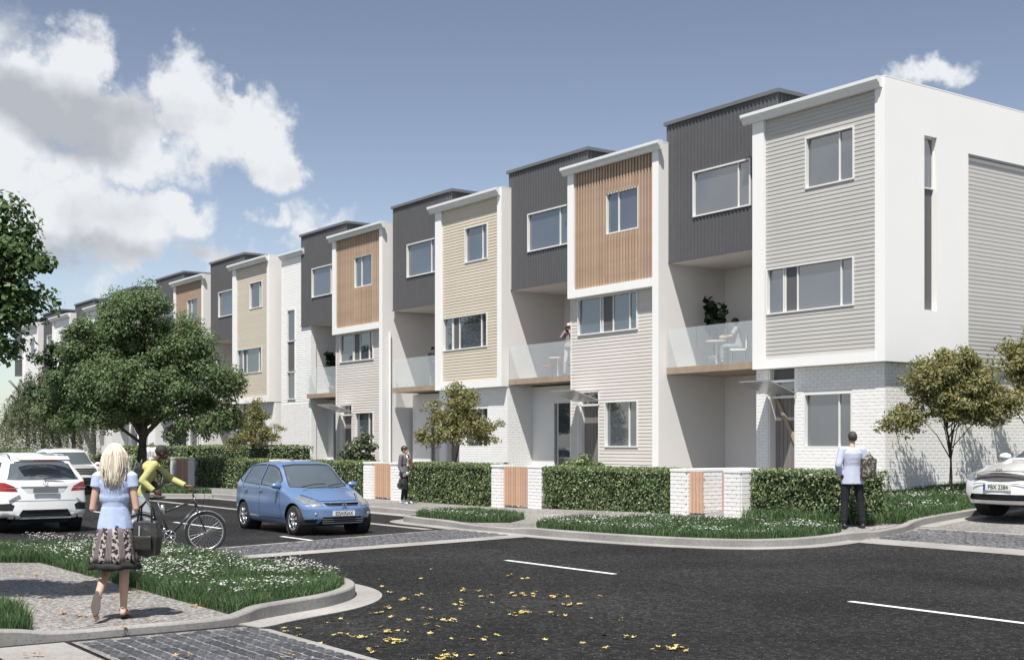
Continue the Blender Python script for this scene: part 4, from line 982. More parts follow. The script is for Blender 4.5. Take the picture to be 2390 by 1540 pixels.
# ------------------------------------------------------------------ cars
def ip(x,pts):
    return float(np.interp(x,[p[0] for p in pts],[p[1] for p in pts]))
def car(name,label,loc,rz,spec,scale=1.0):
    """local: +x is forward. spec: profiles and a classifier -> {part:(material,inset)}"""
    t=thing(name,label,'car',loc,rz); t.scale=(scale,)*3
    L,Wd=spec['L'],spec['W']; cell=spec.get('cell',.024); nx=int(L/cell); ny=int(Wd/cell/1.1); nz=int(1.2/cell)
    if ny%2: ny+=1
    zt_,zb_=spec['top'],spec['bot']; belt,tum=spec['belt'],spec['tum']; xfp,xrp=spec['xf'],spec['xr']
    idx={}; V=[]
    def vert(i,j,k):
        key=(i,j,k)
        if key in idx: return idx[key]
        a=i/nx; b=2*j/ny-1; c=k/nz; x0=-L/2+L*a
        zt=ip(x0,zt_)-spec.get('crown',.04)*(b*b); zb=ip(x0,zb_)
        z=zb+(zt-zb)*c
        xf=ip(z,xfp)-spec.get('kf',.22)*abs(b)**2.6; xr=ip(z,xrp)+spec.get('kr',.12)*abs(b)**2.6
        x=xr+(xf-xr)*a
        w=Wd/2*ip(x0,spec['plan']); bz=ip(x0,belt)
        if z>bz: w*=1-tum*sst(bz,ip(x0,zt_)+.02,z)**.85
        w*=1-.07*sst(.42,.16,z); w+=.012*math.exp(-((z-.62)/.12)**2)
        idx[key]=len(V); V.append([x,b*w,z]); return idx[key]
    F=[]
    for i in range(nx):
        for j in range(ny):
            F.append((vert(i,j,nz),vert(i+1,j,nz),vert(i+1,j+1,nz),vert(i,j+1,nz)))
            F.append((vert(i,j,0),vert(i,j+1,0),vert(i+1,j+1,0),vert(i+1,j,0)))
        for k in range(nz):
            F.append((vert(i,0,k),vert(i+1,0,k),vert(i+1,0,k+1),vert(i,0,k+1)))
            F.append((vert(i,ny,k),vert(i,ny,k+1),vert(i+1,ny,k+1),vert(i+1,ny,k)))
    for j in range(ny):
        for k in range(nz):
            F.append((vert(0,j,k),vert(0,j,k+1),vert(0,j+1,k+1),vert(0,j+1,k)))
            F.append((vert(nx,j,k),vert(nx,j+1,k),vert(nx,j+1,k+1),vert(nx,j,k+1)))
    V=np.array(V); F=np.array(F)
    # laplacian rounding
    E=np.concatenate([F[:,[0,1]],F[:,[1,2]],F[:,[2,3]],F[:,[3,0]]]); 
    for it in range(spec.get('smooth',14)):
        s=np.zeros_like(V); n=np.zeros(len(V)); np.add.at(s,E[:,0],V[E[:,1]]); np.add.at(n,E[:,0],1); np.add.at(s,E[:,1],V[E[:,0]]); np.add.at(n,E[:,1],1)
        V=V*.5+.5*s/n[:,None]
    wr=spec['wr']+.055
    bm=bmesh.new(); bv=[bm.verts.new(v) for v in V.tolist()]
    for f in F.tolist():
        try: bm.faces.new([bv[i] for i in f])
        except ValueError: pass
    bm.normal_update()
    def regfaces(ax,flt,poly,mg=.03):
        us=[p[0] for p in poly]; vs_=[p[1] for p in poly]; a0,a1,b0,b1=min(us)-mg,max(us)+mg,min(vs_)-mg,max(vs_)+mg; out=[]
        for f in bm.faces:
            c=f.calc_center_median(); u=c[ax]
            if a0<u<a1 and b0<c.z<b1 and flt(c,f.normal): out.append(f)
        return out
    regs=list(spec['regs'])
    for wx in spec['wheels']:
        for sg in(-1,1): regs.append((None,None,0,0,(lambda c,n,sg=sg:c.y*sg>Wd/2-.30),[(wx+math.cos(2*PI*i/22)*wr,spec['wr']+math.sin(2*PI*i/22)*wr) for i in range(22)]))
    lay=bm.faces.layers.int.new('rg')
    for ri,(nm,mt,ins,ax,flt,poly) in enumerate(regs):
        fs=set(regfaces(ax,flt,poly))
        for i in range(len(poly)):
            p,q=poly[i-1],poly[i]; d=(q[0]-p[0],q[1]-p[1]); L_=math.hypot(*d); no=[0,0,0]; no[ax]=-d[1]/L_; no[2]=d[0]/L_; co=[0,0,0]; co[ax]=p[0]; co[2]=p[1]
            # only the faces close to this edge
            m0=min(p[0],q[0])-.05; m1=max(p[0],q[0])+.05; k0=min(p[1],q[1])-.05; k1=max(p[1],q[1])+.05
            sel=[f for f in fs if f.is_valid and m0<f.calc_center_median()[ax]<m1 and k0<f.calc_center_median().z<k1]
            if not sel: continue
            ge=set(sel)
            for f in sel: ge.update(f.verts); ge.update(f.edges)
            r=bmesh.ops.bisect_plane(bm,geom=list(ge),plane_co=co,plane_no=no)
            fs.update(g for g in r['geom'] if isinstance(g,bmesh.types.BMFace))
            for g in r['geom_cut']:
                if isinstance(g,bmesh.types.BMEdge): fs.update(g.link_faces)
        for f in fs:
            if not f.is_valid: continue
            c=f.calc_center_median()
            if flt(c,f.normal) and inpoly(c[ax],c.z,poly) and f[lay]==0: f[lay]=ri+1
    bm.normal_update(); VN={v:v.normal.copy() for v in bm.verts}
    parts={}
    for f in bm.faces:
        k=f[lay]
        if k and regs[k-1][0] is None: continue
        if k==0:
            key=('body' if f.calc_center_median().z>spec.get('sill',0) else 'sill_cladding')
        else: key=k
        parts.setdefault(key,[]).append(f)
    for key,fs in parts.items():
        if key=='body': nm,mt,ins='body',spec['paint'],0
        elif key=='sill_cladding': nm,mt,ins=key,m_blkp,-.002
        else: nm,mt,ins=regs[key-1][:3]
        ix={}; vv=[]; ff=[]
        for f in fs:
            q=[]
            for v in f.verts:
                if v not in ix: ix[v]=len(vv); vv.append(tuple(v.co-VN[v]*ins))
                q.append(ix[v])
            ff.append(q)
        me=bpy.data.meshes.new(nm); me.from_pydata(vv,[],ff); me.materials.append(mt); me.polygons.foreach_set('use_smooth',[True]*len(me.polygons))
        o=bpy.data.objects.new(nm,me); COL.objects.link(o); o.parent=t
    bm.free()
    # inner floor / wells
    b=MB()
    b.box(-L/2+.4,L/2-.55,-Wd/2+.36,Wd/2-.36,.2,.55)
    b.build('underbody',m_blk,t)
    for wx in spec['wheels']:
        for sgn in(-1,1):
            wl=MB(); rg=[]
            for yy in(Wd/2-.04,Wd/2-.33): rg.append([Vector((wx+math.cos(a)*wr*1.0,sgn*yy,spec['wr']+math.sin(a)*wr*1.0)) for a in [i*2*PI/28 for i in range(28)]])
            wl.rings(rg,cap=False); wl.add([*rg[1]],[tuple(range(28))]); wl.build('wheel_arch',m_blk,t)
            w=MB(); yc=sgn*(Wd/2-.125); Rw=spec['wr']; hw=.1
            prof=[(Rw*.66,hw),(Rw*.9,hw),(Rw*.985,hw*.75),(Rw,hw*.4),(Rw,-hw*.4),(Rw*.985,-hw*.75),(Rw*.9,-hw),(Rw*.66,-hw)]
            rg=[[Vector((wx+math.cos(a)*r,yc+q,Rw+math.sin(a)*r)) for a in [i*2*PI/36 for i in range(36)]] for r,q in prof]
            w.rings(rg,cap=False); ty=w.build('wheel',m_blk,t,smooth=True)
            rm=MB(); ys=yc+sgn*.075
            rm.torus((wx,ys+sgn*.012,Rw),Rw*.655,.014,'Y',32,6); rm.torus((wx,ys-sgn*.10,Rw),Rw*.63,.03,'Y',32,6)
            for k in range(spec.get('spokes',7)):
                a=2*PI*k/spec.get('spokes',7)+.3
                for da in(-.10,.10):
                    p=[Vector((wx+math.cos(a+da*s_)*r_,ys+sgn*o_,Rw+math.sin(a+da*s_)*r_)) for r_,s_,o_ in((.05,1,.015),(Rw*.35,1.0,.012),(Rw*.65,1.5,.0))]
                    rm.path(p,[.014,.015,.018],n=6)
            rm.ell((wx,ys+sgn*.012,Rw),(.055,.018,.055),12,6)
            rm.build('rim',m_alloy,ty,smooth=True)
            MB().tube((wx,yc,Rw),(wx,yc+sgn*.02,Rw),Rw*.6,n=24).build('brake_disc',m_blkp,ty)
    return t
def text(parent,s,loc,rot,size,mat,name='plate_text',ext=.003,sx=1):
    c=bpy.data.curves.new(name,'FONT'); c.body=s; c.size=size; c.extrude=ext; c.align_x='CENTER'; c.align_y='CENTER'
    o=bpy.data.objects.new('tmp',c); COL.objects.link(o); dg=bpy.context.evaluated_depsgraph_get(); me=bpy.data.meshes.new_from_object(o.evaluated_get(dg)); bpy.data.objects.remove(o)
    me.materials.clear(); me.materials.append(mat); q=bpy.data.objects.new(name,me); COL.objects.link(q); q.location=loc; q.rotation_euler=rot; q.scale=(sx,1,1); q.parent=parent; return q
def mirror_(t,x,y,z,mat,s=1):
    for sg in(-1,1):
        b=MB(); b.ell((x,sg*y,z),(.07*s,.115*s,.065*s),14,8); b.tube((x-.02,sg*(y-.1),z-.05),(x-.02,sg*(y-.16),z-.07),.03,.035,8)
        m=b.build('wing_mirror',mat,t,smooth=True)
PX=lambda nm,mt,ins:(nm,mt,ins)
def off_poly(P,d):
    cx=sum(p[0] for p in P)/len(P); cy=sum(p[1] for p in P)/len(P); out=[]; n=len(P); ar=sum(P[i-1][0]*P[i][1]-P[i][0]*P[i-1][1] for i in range(n)); sg=1 if ar>0 else -1
    for i in range(n):
        a,b,c=P[i-1],P[i],P[(i+1)%n]; e1=(b[0]-a[0],b[1]-a[1]); e2=(c[0]-b[0],c[1]-b[1]); l1=math.hypot(*e1); l2=math.hypot(*e2)
        n1=(e1[1]/l1*sg,-e1[0]/l1*sg); n2=(e2[1]/l2*sg,-e2[0]/l2*sg); m=(n1[0]+n2[0],n1[1]+n2[1]); k=2/max(.5,(m[0]**2+m[1]**2)); out.append((b[0]+m[0]*k*d/1.,b[1]+m[1]*k*d/1.))
    return out
def side(nm,mt,ins,poly,seal=0,cond=None):
    r=[]
    for sg in(-1,1):
        fl=(lambda c,n,sg=sg:c.y*sg>.35 and n.y*sg>.5)
        r.append((nm,mt,ins,0,fl,poly))
        if seal: r.append(('window_seal',m_blkp,.004,0,fl,off_poly(poly,seal)))
    return r
def endr(nm,mt,ins,poly,xlim,front=True,seal=0,mirror=False,sname='window_seal'):
    r=[]
    for P in ([poly,[(-p[0],p[1]) for p in poly][::-1]] if mirror else [poly]):
        fl=(lambda c,n:(c.x>xlim[0] and c.x<xlim[1]))
        r.append((nm,mt,ins,1,fl,P))
        if seal: r.append((sname,m_blkp,.004,1,fl,off_poly(P,seal)))
    return r
def seamx(x0,z0,x1,z1,w=.006):
    return side('door_gap',m_blk,.008,[(x0-w,z0),(x0+w,z0),(x1+w,z1),(x1-w,z1)])
# --- blue hatchback
def poly_in(x,z,poly): return inpoly(x,z,poly)
def near(x,z,poly,d):
    for i in range(len(poly)):
        ax,az_=poly[i-1]; bx,bz=poly[i]; L2=(bx-ax)**2+(bz-az_)**2; u=max(0,min(1,((x-ax)*(bx-ax)+(z-az_)*(bz-az_))/L2))
        if math.hypot(x-ax-u*(bx-ax),z-az_-u*(bz-az_))<d: return True
    return False
def make_blue():
    fw=[(-.27,1.01),(.55,.985),(.50,1.10),(.20,1.34),(.02,1.40),(-.27,1.42)]; rw=[(-1.20,1.045),(-.35,1.01),(-.35,1.42),(-.8,1.42),(-1.10,1.39)]; qw=[(-1.60,1.13),(-1.29,1.055),(-1.19,1.375),(-1.42,1.34)]; tw=[(.63,.98),(.95,.955),(.62,1.14),(.48,1.22)]
    regs=[]
    for w in(fw,rw,qw,tw): regs+=side('side_window',m_cglass,.010,w,.018)
    regs+=endr('windscreen',m_cglass,.008,[(-.645,.985),(-.3,.965),(.3,.965),(.645,.985),(.53,1.40),(.3,1.425),(-.3,1.425),(-.53,1.40)],(.05,1.3),seal=.018)
    regs+=endr('rear_window',m_cglass,.008,[(-.52,1.02),(.52,1.02),(.46,1.34),(-.46,1.34)],(-2,-1.4),seal=.015)
    regs+=endr('headlight',m_lamp,.0,[(.43,.60),(.47,.685),(.58,.765),(.70,.825),(.775,.84),(.79,.76),(.74,.66),(.62,.60)],(1.25,2),mirror=True,seal=.008,sname='lamp_seal')
    regs+=endr('grille',m_blkp,.03,[(-.41,.668),(-.34,.603),(.34,.603),(.41,.668)],(1.6,2),seal=.0)
    regs+=endr('air_intake',m_blkp,.03,[(-.50,.235),(.50,.235),(.43,.385),(-.43,.385)],(1.6,2))
    regs+=endr('fog_recess',m_blkp,.015,[(.55,.255),(.70,.26),(.76,.335),(.52,.335)],(1.4,2),mirror=True)
    regs+=endr('bonnet_gap',m_blk,.006,[(.0,.70),(.42,.695),(.58,.79),(.74,.865),(.735,.878),(.57,.803),(.415,.708),(0,.713)],(1.2,2),mirror=True)
    for q in((.74,.32,.66,.96),(-.345,.30,-.315,1.0),(-1.02,.33,-1.24,1.04)): regs+=seamx(*q)
    regs+=side('door_gap',m_blk,.008,[(-.85,.315),(.73,.315),(.73,.327),(-.85,.327)]); regs+=side('tail_lamp',m_red,-.0,[(-1.80,.88),(-1.62,.92),(-1.58,1.30),(-1.66,1.32)])
    sp=dict(L=3.87,W=1.70,top=[(-1.935,1.22),(-1.80,1.40),(-1.6,1.455),(-1.2,1.50),(-.5,1.53),(0.0,1.50),(.30,1.42),(.62,1.24),(.90,1.06),(1.03,.985),(1.35,.90),(1.65,.80),(1.85,.715),(1.935,.68)],
      bot=[(-1.935,.30),(-1.6,.20),(1.6,.18),(1.935,.24)],belt=[(-1.9,1.02),(0,.98),(1.0,.94),(1.9,.66)],tum=.24,
      xf=[(.2,1.86),(.35,1.93),(.55,1.935),(.68,1.87),(.8,1.82),(1.5,1.8)],xr=[(.2,-1.88),(.5,-1.93),(.9,-1.90),(1.3,-1.76),(1.5,-1.66)],
      plan=[(-1.93,.90),(-1.5,.97),(-.5,1.),(1.0,1.),(1.5,.97),(1.93,.90)],wheels=(-1.25,1.25),wr=.305,regs=regs,paint=m_blue,kf=.30,kr=.14,smooth=9,crown=.06,cell=.032)
    t=car('parked_car','blue five door hatchback driving towards the crossing',(-24.15,11.78,-.148),0,sp,.97)
    t.name='hatchback_car'
    mirror_(t,.62,.90,1.0,m_blue)
    for sg in(-1,1):
        for xh in(-.22,-1.02): MB().box(xh-.08,xh+.06,sg*.835 if sg>0 else -.872,sg*.872 if sg>0 else -.835,.865,.89).build('door_handle',m_blue,t)
        MB().ell((1.88,sg*.60,.44),(.02,.04,.04),12,6).build('fog_lamp',m_lamp,t,smooth=True)
    # emblem: three diamonds, on grille; chrome strip
    e=MB()
    for a in(90,210,330):
        c=Vector((1.945,math.cos(R(a))*.035,.655+math.sin(R(a))*.035)); u=Vector((0,math.cos(R(a)),math.sin(R(a)))); v=Vector((0,-u.z,u.y)); q=[c-u*.033,c+v*.019,c+u*.033,c-v*.019]
        e.add([p for p in q]+[p+Vector((.012,0,0)) for p in q],[(4,5,6,7),(0,1,5,4),(1,2,6,5),(2,3,7,6),(3,0,4,7)])
    e.build('emblem',m_chrome,t)
    p=MB().box(1.925,1.945,-.25,.25,.405,.505).build('number_plate',m_plate,t); text(p,'ESSA0GAX',(1.9465,0,.455),(R(90),0,R(90)),.105,m_text,sx=.82)
    b=MB()
    for z in(.25,.29,.33): b.box(1.83,1.90,-.44,.44,z,z+.012)
    b.build('intake_bar',m_charl,t)
    b=MB(); b.path([(1.12,-.55,.985),(1.02,-.2,1.03),(1.0,.05,1.035)],.010,6).path([(1.14,.05,.99),(1.02,.35,1.03),(1.0,.58,1.03)],.010,6); b.build('wiper',m_blk,t)
    # seats and driver shape seen through the glass are left dark
    return t
make_blue()
# --- white SUV seen from behind
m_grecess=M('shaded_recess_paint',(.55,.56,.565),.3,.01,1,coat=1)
def suv(name,label,loc,rz,scale,front=False):
    regs=[]
    for w in([(-1.95,1.14),(-1.25,1.11),(-1.25,1.53),(-1.62,1.49)],[(-1.18,1.11),(-.25,1.10),(-.25,1.56),(-1.18,1.535)],[(-.18,1.10),(.85,1.07),(.45,1.36),(.15,1.52),(-.18,1.56)]): regs+=side('side_window',m_cglass,.010,w,.018)
    regs+=endr('windscreen',m_cglass,.008,[(-.76,1.12),(.76,1.12),(.62,1.56),(-.62,1.56)],(.2,1.4),seal=.015)
    if not front:
        regs+=endr('rear_window',m_cglass,.010,[(-.74,1.15),(.74,1.15),(.70,1.22),(.58,1.53),(-.58,1.53),(-.70,1.22)],(-3,-1.85),seal=.012)
        regs+=endr('tail_lamp',m_red,-.0,[(.56,.90),(.62,1.0),(.80,1.085),(.99,1.10),(.99,.91)],(-3,-1.9),mirror=True,seal=.006,sname='lamp_seal')
        regs+=endr('bumper_insert',m_blkp,.015,[(-.56,.365),(.56,.365),(.47,.51),(-.47,.51)],(-3,-2.0))
        regs+=endr('rear_reflector',m_blkp,.012,[(.62,.60),(.66,.49),(.93,.49),(.93,.64),(.70,.65)],(-3,-1.9),mirror=True)
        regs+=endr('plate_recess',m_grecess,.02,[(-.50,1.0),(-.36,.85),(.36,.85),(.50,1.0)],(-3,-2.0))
        regs+=endr('tailgate_gap',m_blk,.006,[(-.68,.69),(.68,.69),(.68,.703),(-.68,.703)],(-3,-2.0))
    else:
        regs+=endr('grille',m_blkp,.02,[(-.50,.74),(.50,.74),(.50,.98),(-.50,.98)],(2,3)); regs+=endr('headlight',m_lamp,0,[(.56,.78),(.93,.80),(.93,.95),(.56,.95)],(1.8,3),mirror=True); regs+=endr('air_intake',m_blkp,.02,[(-.74,.36),(.74,.36),(.74,.64),(-.74,.64)],(2,3))
    for q in((.82,.42,.80,1.05),(-.22,.42,-.21,1.08),(-1.15,.45,-1.22,1.08)): regs+=seamx(*q)
    sp=dict(L=4.75,W=1.93,top=[(-2.375,1.35),(-2.25,1.58),(-2.0,1.66),(-1.2,1.72),(-.3,1.73),(.2,1.66),(.5,1.52),(.9,1.22),(1.1,1.10),(1.6,1.05),(2.1,1.0),(2.375,.95)],
      bot=[(-2.375,.36),(-2.0,.27),(2.0,.26),(2.375,.34)],belt=[(-2.3,1.12),(0,1.08),(1.0,1.06),(2.3,.95)],tum=.27,
      xf=[(.3,2.30),(.5,2.375),(.8,2.36),(1.0,2.30),(1.7,2.2)],xr=[(.3,-2.30),(.45,-2.375),(.7,-2.36),(1.1,-2.30),(1.5,-2.05),(1.7,-1.98)],
      plan=[(-2.37,.93),(-1.8,.99),(0,1.),(1.4,1.),(2.37,.92)],wheels=(-1.45,1.45),wr=.37,regs=regs,paint=m_wcar,sill=.34,kf=.26,kr=.16,smooth=7,crown=.05,spokes=5,cell=.035)
    t=car(name,label,loc,rz,sp,scale); mirror_(t,.72,1.02,1.12,m_wcar,1.15)
    for sg in(-1,1): MB().path([(-1.8,sg*.60,1.62),(-1.6,sg*.60,1.68),(-.4,sg*.60,1.71),(.1,sg*.60,1.64)],.016,6).build('roof_rail',m_chrome,t)
    if not front:
        sp_=MB(); sp_.rings([[Vector((-2.05,y,1.64+.02*(1-abs(y)))) ,Vector((-2.32,y*.95,1.58)),Vector((-2.30,y*.95,1.545)),Vector((-2.08,y,1.57))] for y in(-.55,-.35,0,.35,.55)]); sp_.build('roof_spoiler',m_wcar,t,smooth=False)
        MB().box(-2.335,-2.322,-.24,.24,1.552,1.577).build('brake_light',m_red,t)
        MB().path([(-2.30,.02,1.17),(-2.31,-.18,1.20),(-2.30,-.38,1.185)],[.012,.014,.006],6).build('wiper',m_blk,t)
        e=MB(); e.torus((-2.355,0,1.085),.052,.007,'X',24,6)
        for a in(90,210,330): e.tube((-2.355,0,1.085),(-2.355,math.cos(R(a))*.05,1.085+math.sin(R(a))*.05),.008,.003,6)
        e.build('emblem',m_chrome,t,smooth=True)
        MB().box(-2.392,-2.362,-.26,.26,.865,.985).build('number_plate',M('blank_plate',(.15,.17,.19),.5,.1,20),t)
        for sg in(-1,1):
            for dy in(.58,.72): 
                q=MB(); q.rings([[Vector((-2.30-k,sg*dy+a,.36+b)) for a,b in((-.055,-.03),(.055,-.03),(.05,.03),(-.05,.03))] for k in(0,.1)]); q.build('exhaust_tip',m_chrome,t)
            w=MB(); w.box(-2.39,-2.35,min(sg*.58,sg*.84),max(sg*.58,sg*.84),.965,.985); w.build('lamp_strip',m_lamp,t)
        MB().box(-2.36,-2.28,-.60,.60,.315,.345).build('bumper_lip',m_lamp,t)
    else:
        g=MB()
        for z in(.78,.84,.90): g.box(2.33,2.375,-.48,.48,z,z+.02)
        g.build('grille_bar',m_chrome,t)
    return t
suv('suv_car','white family SUV parked with its back to the viewer at the left edge',(-28.6,7.12,-.148),PI,.95)
suv('suv_car','white SUV facing the viewer, behind the SUV at the left edge',(-48.2,13.75,-.148),0,.97,front=True)
# --- white saloon at the right edge
def make_sedan():
    regs=[]
    for w in([(-.26,.985),(.66,.955),(.35,1.18),(.10,1.33),(-.26,1.36)],[(-1.20,.99),(-.34,.985),(-.34,1.36),(-.80,1.33)]): regs+=side('side_window',m_cglass,.010,w,.016)
    regs+=endr('windscreen',m_cglass,.008,[(-.70,1.0),(.70,1.0),(.56,1.38),(-.56,1.38)],(.0,1.3),seal=.014)
    regs+=endr('rear_window',m_cglass,.008,[(-.60,1.10),(.60,1.10),(.5,1.36),(-.5,1.36)],(-2,-.9),seal=.014)
    regs+=endr('headlight',m_lamp,.0,[(.52,.615),(.535,.70),(.66,.735),(.80,.80),(.895,.845),(.90,.74),(.78,.635),(.65,.60)],(1.5,3),mirror=True,seal=.008,sname='lamp_seal')
    regs+=endr('grille',m_blkp,.022,[(-.50,.695),(-.18,.735),(.18,.735),(.50,.695),(.49,.62),(.2,.588),(-.2,.588),(-.49,.62)],(1.9,3))
    regs+=endr('air_intake',m_blkp,.03,[(-.62,.27),(.62,.27),(.58,.375),(-.58,.375)],(1.9,3))
    regs+=endr('fog_recess',m_blkp,.018,[(.66,.27),(.86,.275),(.89,.50),(.80,.44)],(1.6,3),mirror=True)
    regs+=endr('bonnet_gap',m_blk,.006,[(0,.755),(.30,.755),(.55,.715),(.555,.727),(.30,.768),(0,.768)],(1.8,3),mirror=True)
    for q in((.85,.34,.80,.95),(-.30,.32,-.29,.97),(-1.05,.36,-1.2,.97)): regs+=seamx(*q)
    sp=dict(L=4.8,W=1.83,top=[(-2.4,.98),(-2.2,1.06),(-1.7,1.10),(-1.3,1.22),(-.7,1.42),(-.2,1.455),(.2,1.40),(.6,1.22),(.95,1.03),(1.1,.97),(1.6,.90),(2.05,.81),(2.3,.76),(2.4,.74)],
      bot=[(-2.4,.30),(-2.,.18),(2.0,.16),(2.4,.20)],belt=[(-2.3,.95),(0,.95),(1.,.93),(2.4,.72)],tum=.30,
      xf=[(.15,2.28),(.3,2.40),(.5,2.38),(.65,2.33),(.8,2.25),(1.5,2.2)],xr=[(.2,-2.3),(.6,-2.4),(1.0,-2.35),(1.5,-2.3)],
      plan=[(-2.4,.9),(-1.8,.98),(0,1.),(1.5,.99),(2.,.95),(2.4,.86)],wheels=(-1.4,1.42),wr=.32,regs=regs,paint=m_wcar,sill=.2,kf=.24,kr=.2,smooth=6,crown=.05,cell=.032)
    X,Y=-14.22,24.3
    t=car('saloon_car','white saloon car facing the viewer at the right edge beside the kerb',(X,Y,T(X,Y)-.145),-PI/2,sp,1.13)
    mirror_(t,.62,1.0,1.0,m_wcar,1.05)
    p=MB().box(2.385,2.405,-.26,.26,.44,.55).build('number_plate',m_plate,t); text(p,'PBX 2384',(2.4065,.02,.495),(R(90),0,R(90)),.105,m_text,sx=.9)
    MB().box(2.4052,2.4075,-.262,-.222,.442,.548).build('plate_band',m_pbl,t)
    text(t,'KIA',(2.335,0,.79),(R(60),0,R(90)),.06,m_blk,name='emblem',sx=1.3)
    g=MB()
    for k in range(-12,13):
        y=k*.04
        for zz in(.615,.655,.695): g.tube((2.33-.24*abs(y/.92)**2.6,y-.018,zz-.018),(2.33-.24*abs(y/.92)**2.6,y+.018,zz+.018),.004,n=4); g.tube((2.33-.24*abs(y/.92)**2.6,y+.018,zz-.018),(2.33-.24*abs(y/.92)**2.6,y-.018,zz+.018),.004,n=4)
    g.build('grille_mesh',m_charl,t)
    b=MB(); pts=[(2.36-.24*abs(y/.92)**2.6,y,.745-.05*(y/.5)**2) for y in[i*.1-.5 for i in range(11)]]; b.path(pts,.008,6); pts=[(2.38-.24*abs(y/.92)**2.6,y,.585-.045*(abs(y)/.5)) for y in[i*.1-.5 for i in range(11)]]; b.path(pts,.009,6); b.build('grille_trim',m_chrome,t)
    return t
make_sedan()
# ------------------------------------------------------------------ people
def blobmesh(name,parts,vox,mat,smooth=6,parent=None,factor=.5,clear=None):
    mb=MB()
    for p in parts:
        k=p[0]
        if k=='c':
            _,a,ra,b,rb=p; a=Vector(a);b=Vector(b); d=(b-a); n=10; L=d.length
            if L<1e-5: mb.ell(a,(ra,ra,ra)); continue
            q=d.to_track_quat('Z','Y').to_matrix(); rg=[]
            for i in range(1,5): t=PI/2*(1-i/5); rg.append((-math.sin(t)*ra,math.cos(t)*ra))
            for i in range(0,3): rg.append((L*i/2,ra+(rb-ra)*i/2))
            for i in range(1,5): t=PI/2*i/5; rg.append((L+math.sin(t)*rb,math.cos(t)*rb))
            mb.rings([[a+q@Vector((math.cos(2*PI*m/12)*r,math.sin(2*PI*m/12)*r,h)) for m in range(12)] for h,r in rg])
        elif k=='f': mb.tube(p[1],p[3],p[2],p[4],n=16)
        elif k=='e': mb.ell(p[1],p[2],16,12,p[3] if len(p)>3 else None)
        elif k=='r': mb.rings(p[1])
    me=mb.mesh('tmp'); o=bpy.data.objects.new('tmp',me); COL.objects.link(o)
    bm=bmesh.new(); bm.from_mesh(me); bmesh.ops.remove_doubles(bm,verts=bm.verts[:],dist=1e-6); bmesh.ops.recalc_face_normals(bm,faces=bm.faces[:]); bm.to_mesh(me); bm.free()
    r=o.modifiers.new('r','REMESH'); r.mode='VOXEL'; r.voxel_size=vox; r.use_smooth_shade=True
    s=o.modifiers.new('s','SMOOTH'); s.factor=factor; s.iterations=smooth
    dg=bpy.context.evaluated_depsgraph_get(); m2=bpy.data.meshes.new_from_object(o.evaluated_get(dg)); bpy.data.objects.remove(o)
    m2.name=name; m2.materials.clear(); m2.materials.append(mat)
    if clear:
        bm=bmesh.new(); bm.from_mesh(m2)
        for co,no in clear: bmesh.ops.bisect_plane(bm,geom=bm.verts[:]+bm.edges[:]+bm.faces[:],plane_co=co,plane_no=no,clear_outer=True)
        bm.to_mesh(m2); bm.free()
    m2.polygons.foreach_set('use_smooth',[True]*len(m2.polygons))
    q=bpy.data.objects.new(name,m2); COL.objects.link(q)
    if parent: q.parent=parent
    return q
def V3(*a): return Vector(a)
STD=dict(hipL=(-.09,0,.91),hipR=(.09,0,.91),kneeL=(-.10,.02,.49),kneeR=(.10,.02,.49),ankL=(-.10,-.02,.09),ankR=(.10,-.02,.09),toeL=(-.12,.14,.03),toeR=(.12,.14,.03),
 pelvis=(0,0,.96),waist=(0,0,1.10),chest=(0,0,1.29),neck=(0,-.01,1.46),head=(0,.015,1.605),shL=(-.175,0,1.41),shR=(.175,0,1.41),elL=(-.23,-.01,1.13),elR=(.23,-.01,1.13),wrL=(-.25,.05,.89),wrR=(.25,.05,.89),
 hdL=(0,.1,-1),hdR=(0,.1,-1),look=0,curl=.5)
def hand(parts,wr,d,side,k=1,curl=.5):
    d=Vector(d).normalized(); s=Vector((side,0,0)); s=(s-d*s.dot(d)); s=s.normalized() if s.length>.1 else Vector((0,1,0)); w=d.cross(s).normalized()  # palm width dir
    c=wr+d*.045*k; m=Matrix((s,w,d)).transposed(); parts.append(('e',c,(.016*k,.041*k,.052*k),m))
    for i,(off,l) in enumerate(((-.030,.070),(-.010,.080),(.010,.075),(.029,.060))):
        a=wr+d*.085*k+w*off*k; bdir=(d-s*curl*.9).normalized(); cdir=(d*(1-curl)-s*curl*1.5).normalized(); b=a+bdir*l*.5*k; e=b+cdir*l*.5*k
        parts.append(('c',a-d*.02*k,.0095*k,b,.009*k)); parts.append(('c',b,.009*k,e,.0078*k))
    a=wr+d*.025*k-w*.034*k; b=a+(d*.7-w*.6-s*.3).normalized()*.035*k; e=b+(d-s*.3).normalized()*.03*k
    parts.append(('c',a,.0125*k,b,.0105*k)); parts.append(('c',b,.0105*k,e,.009*k))
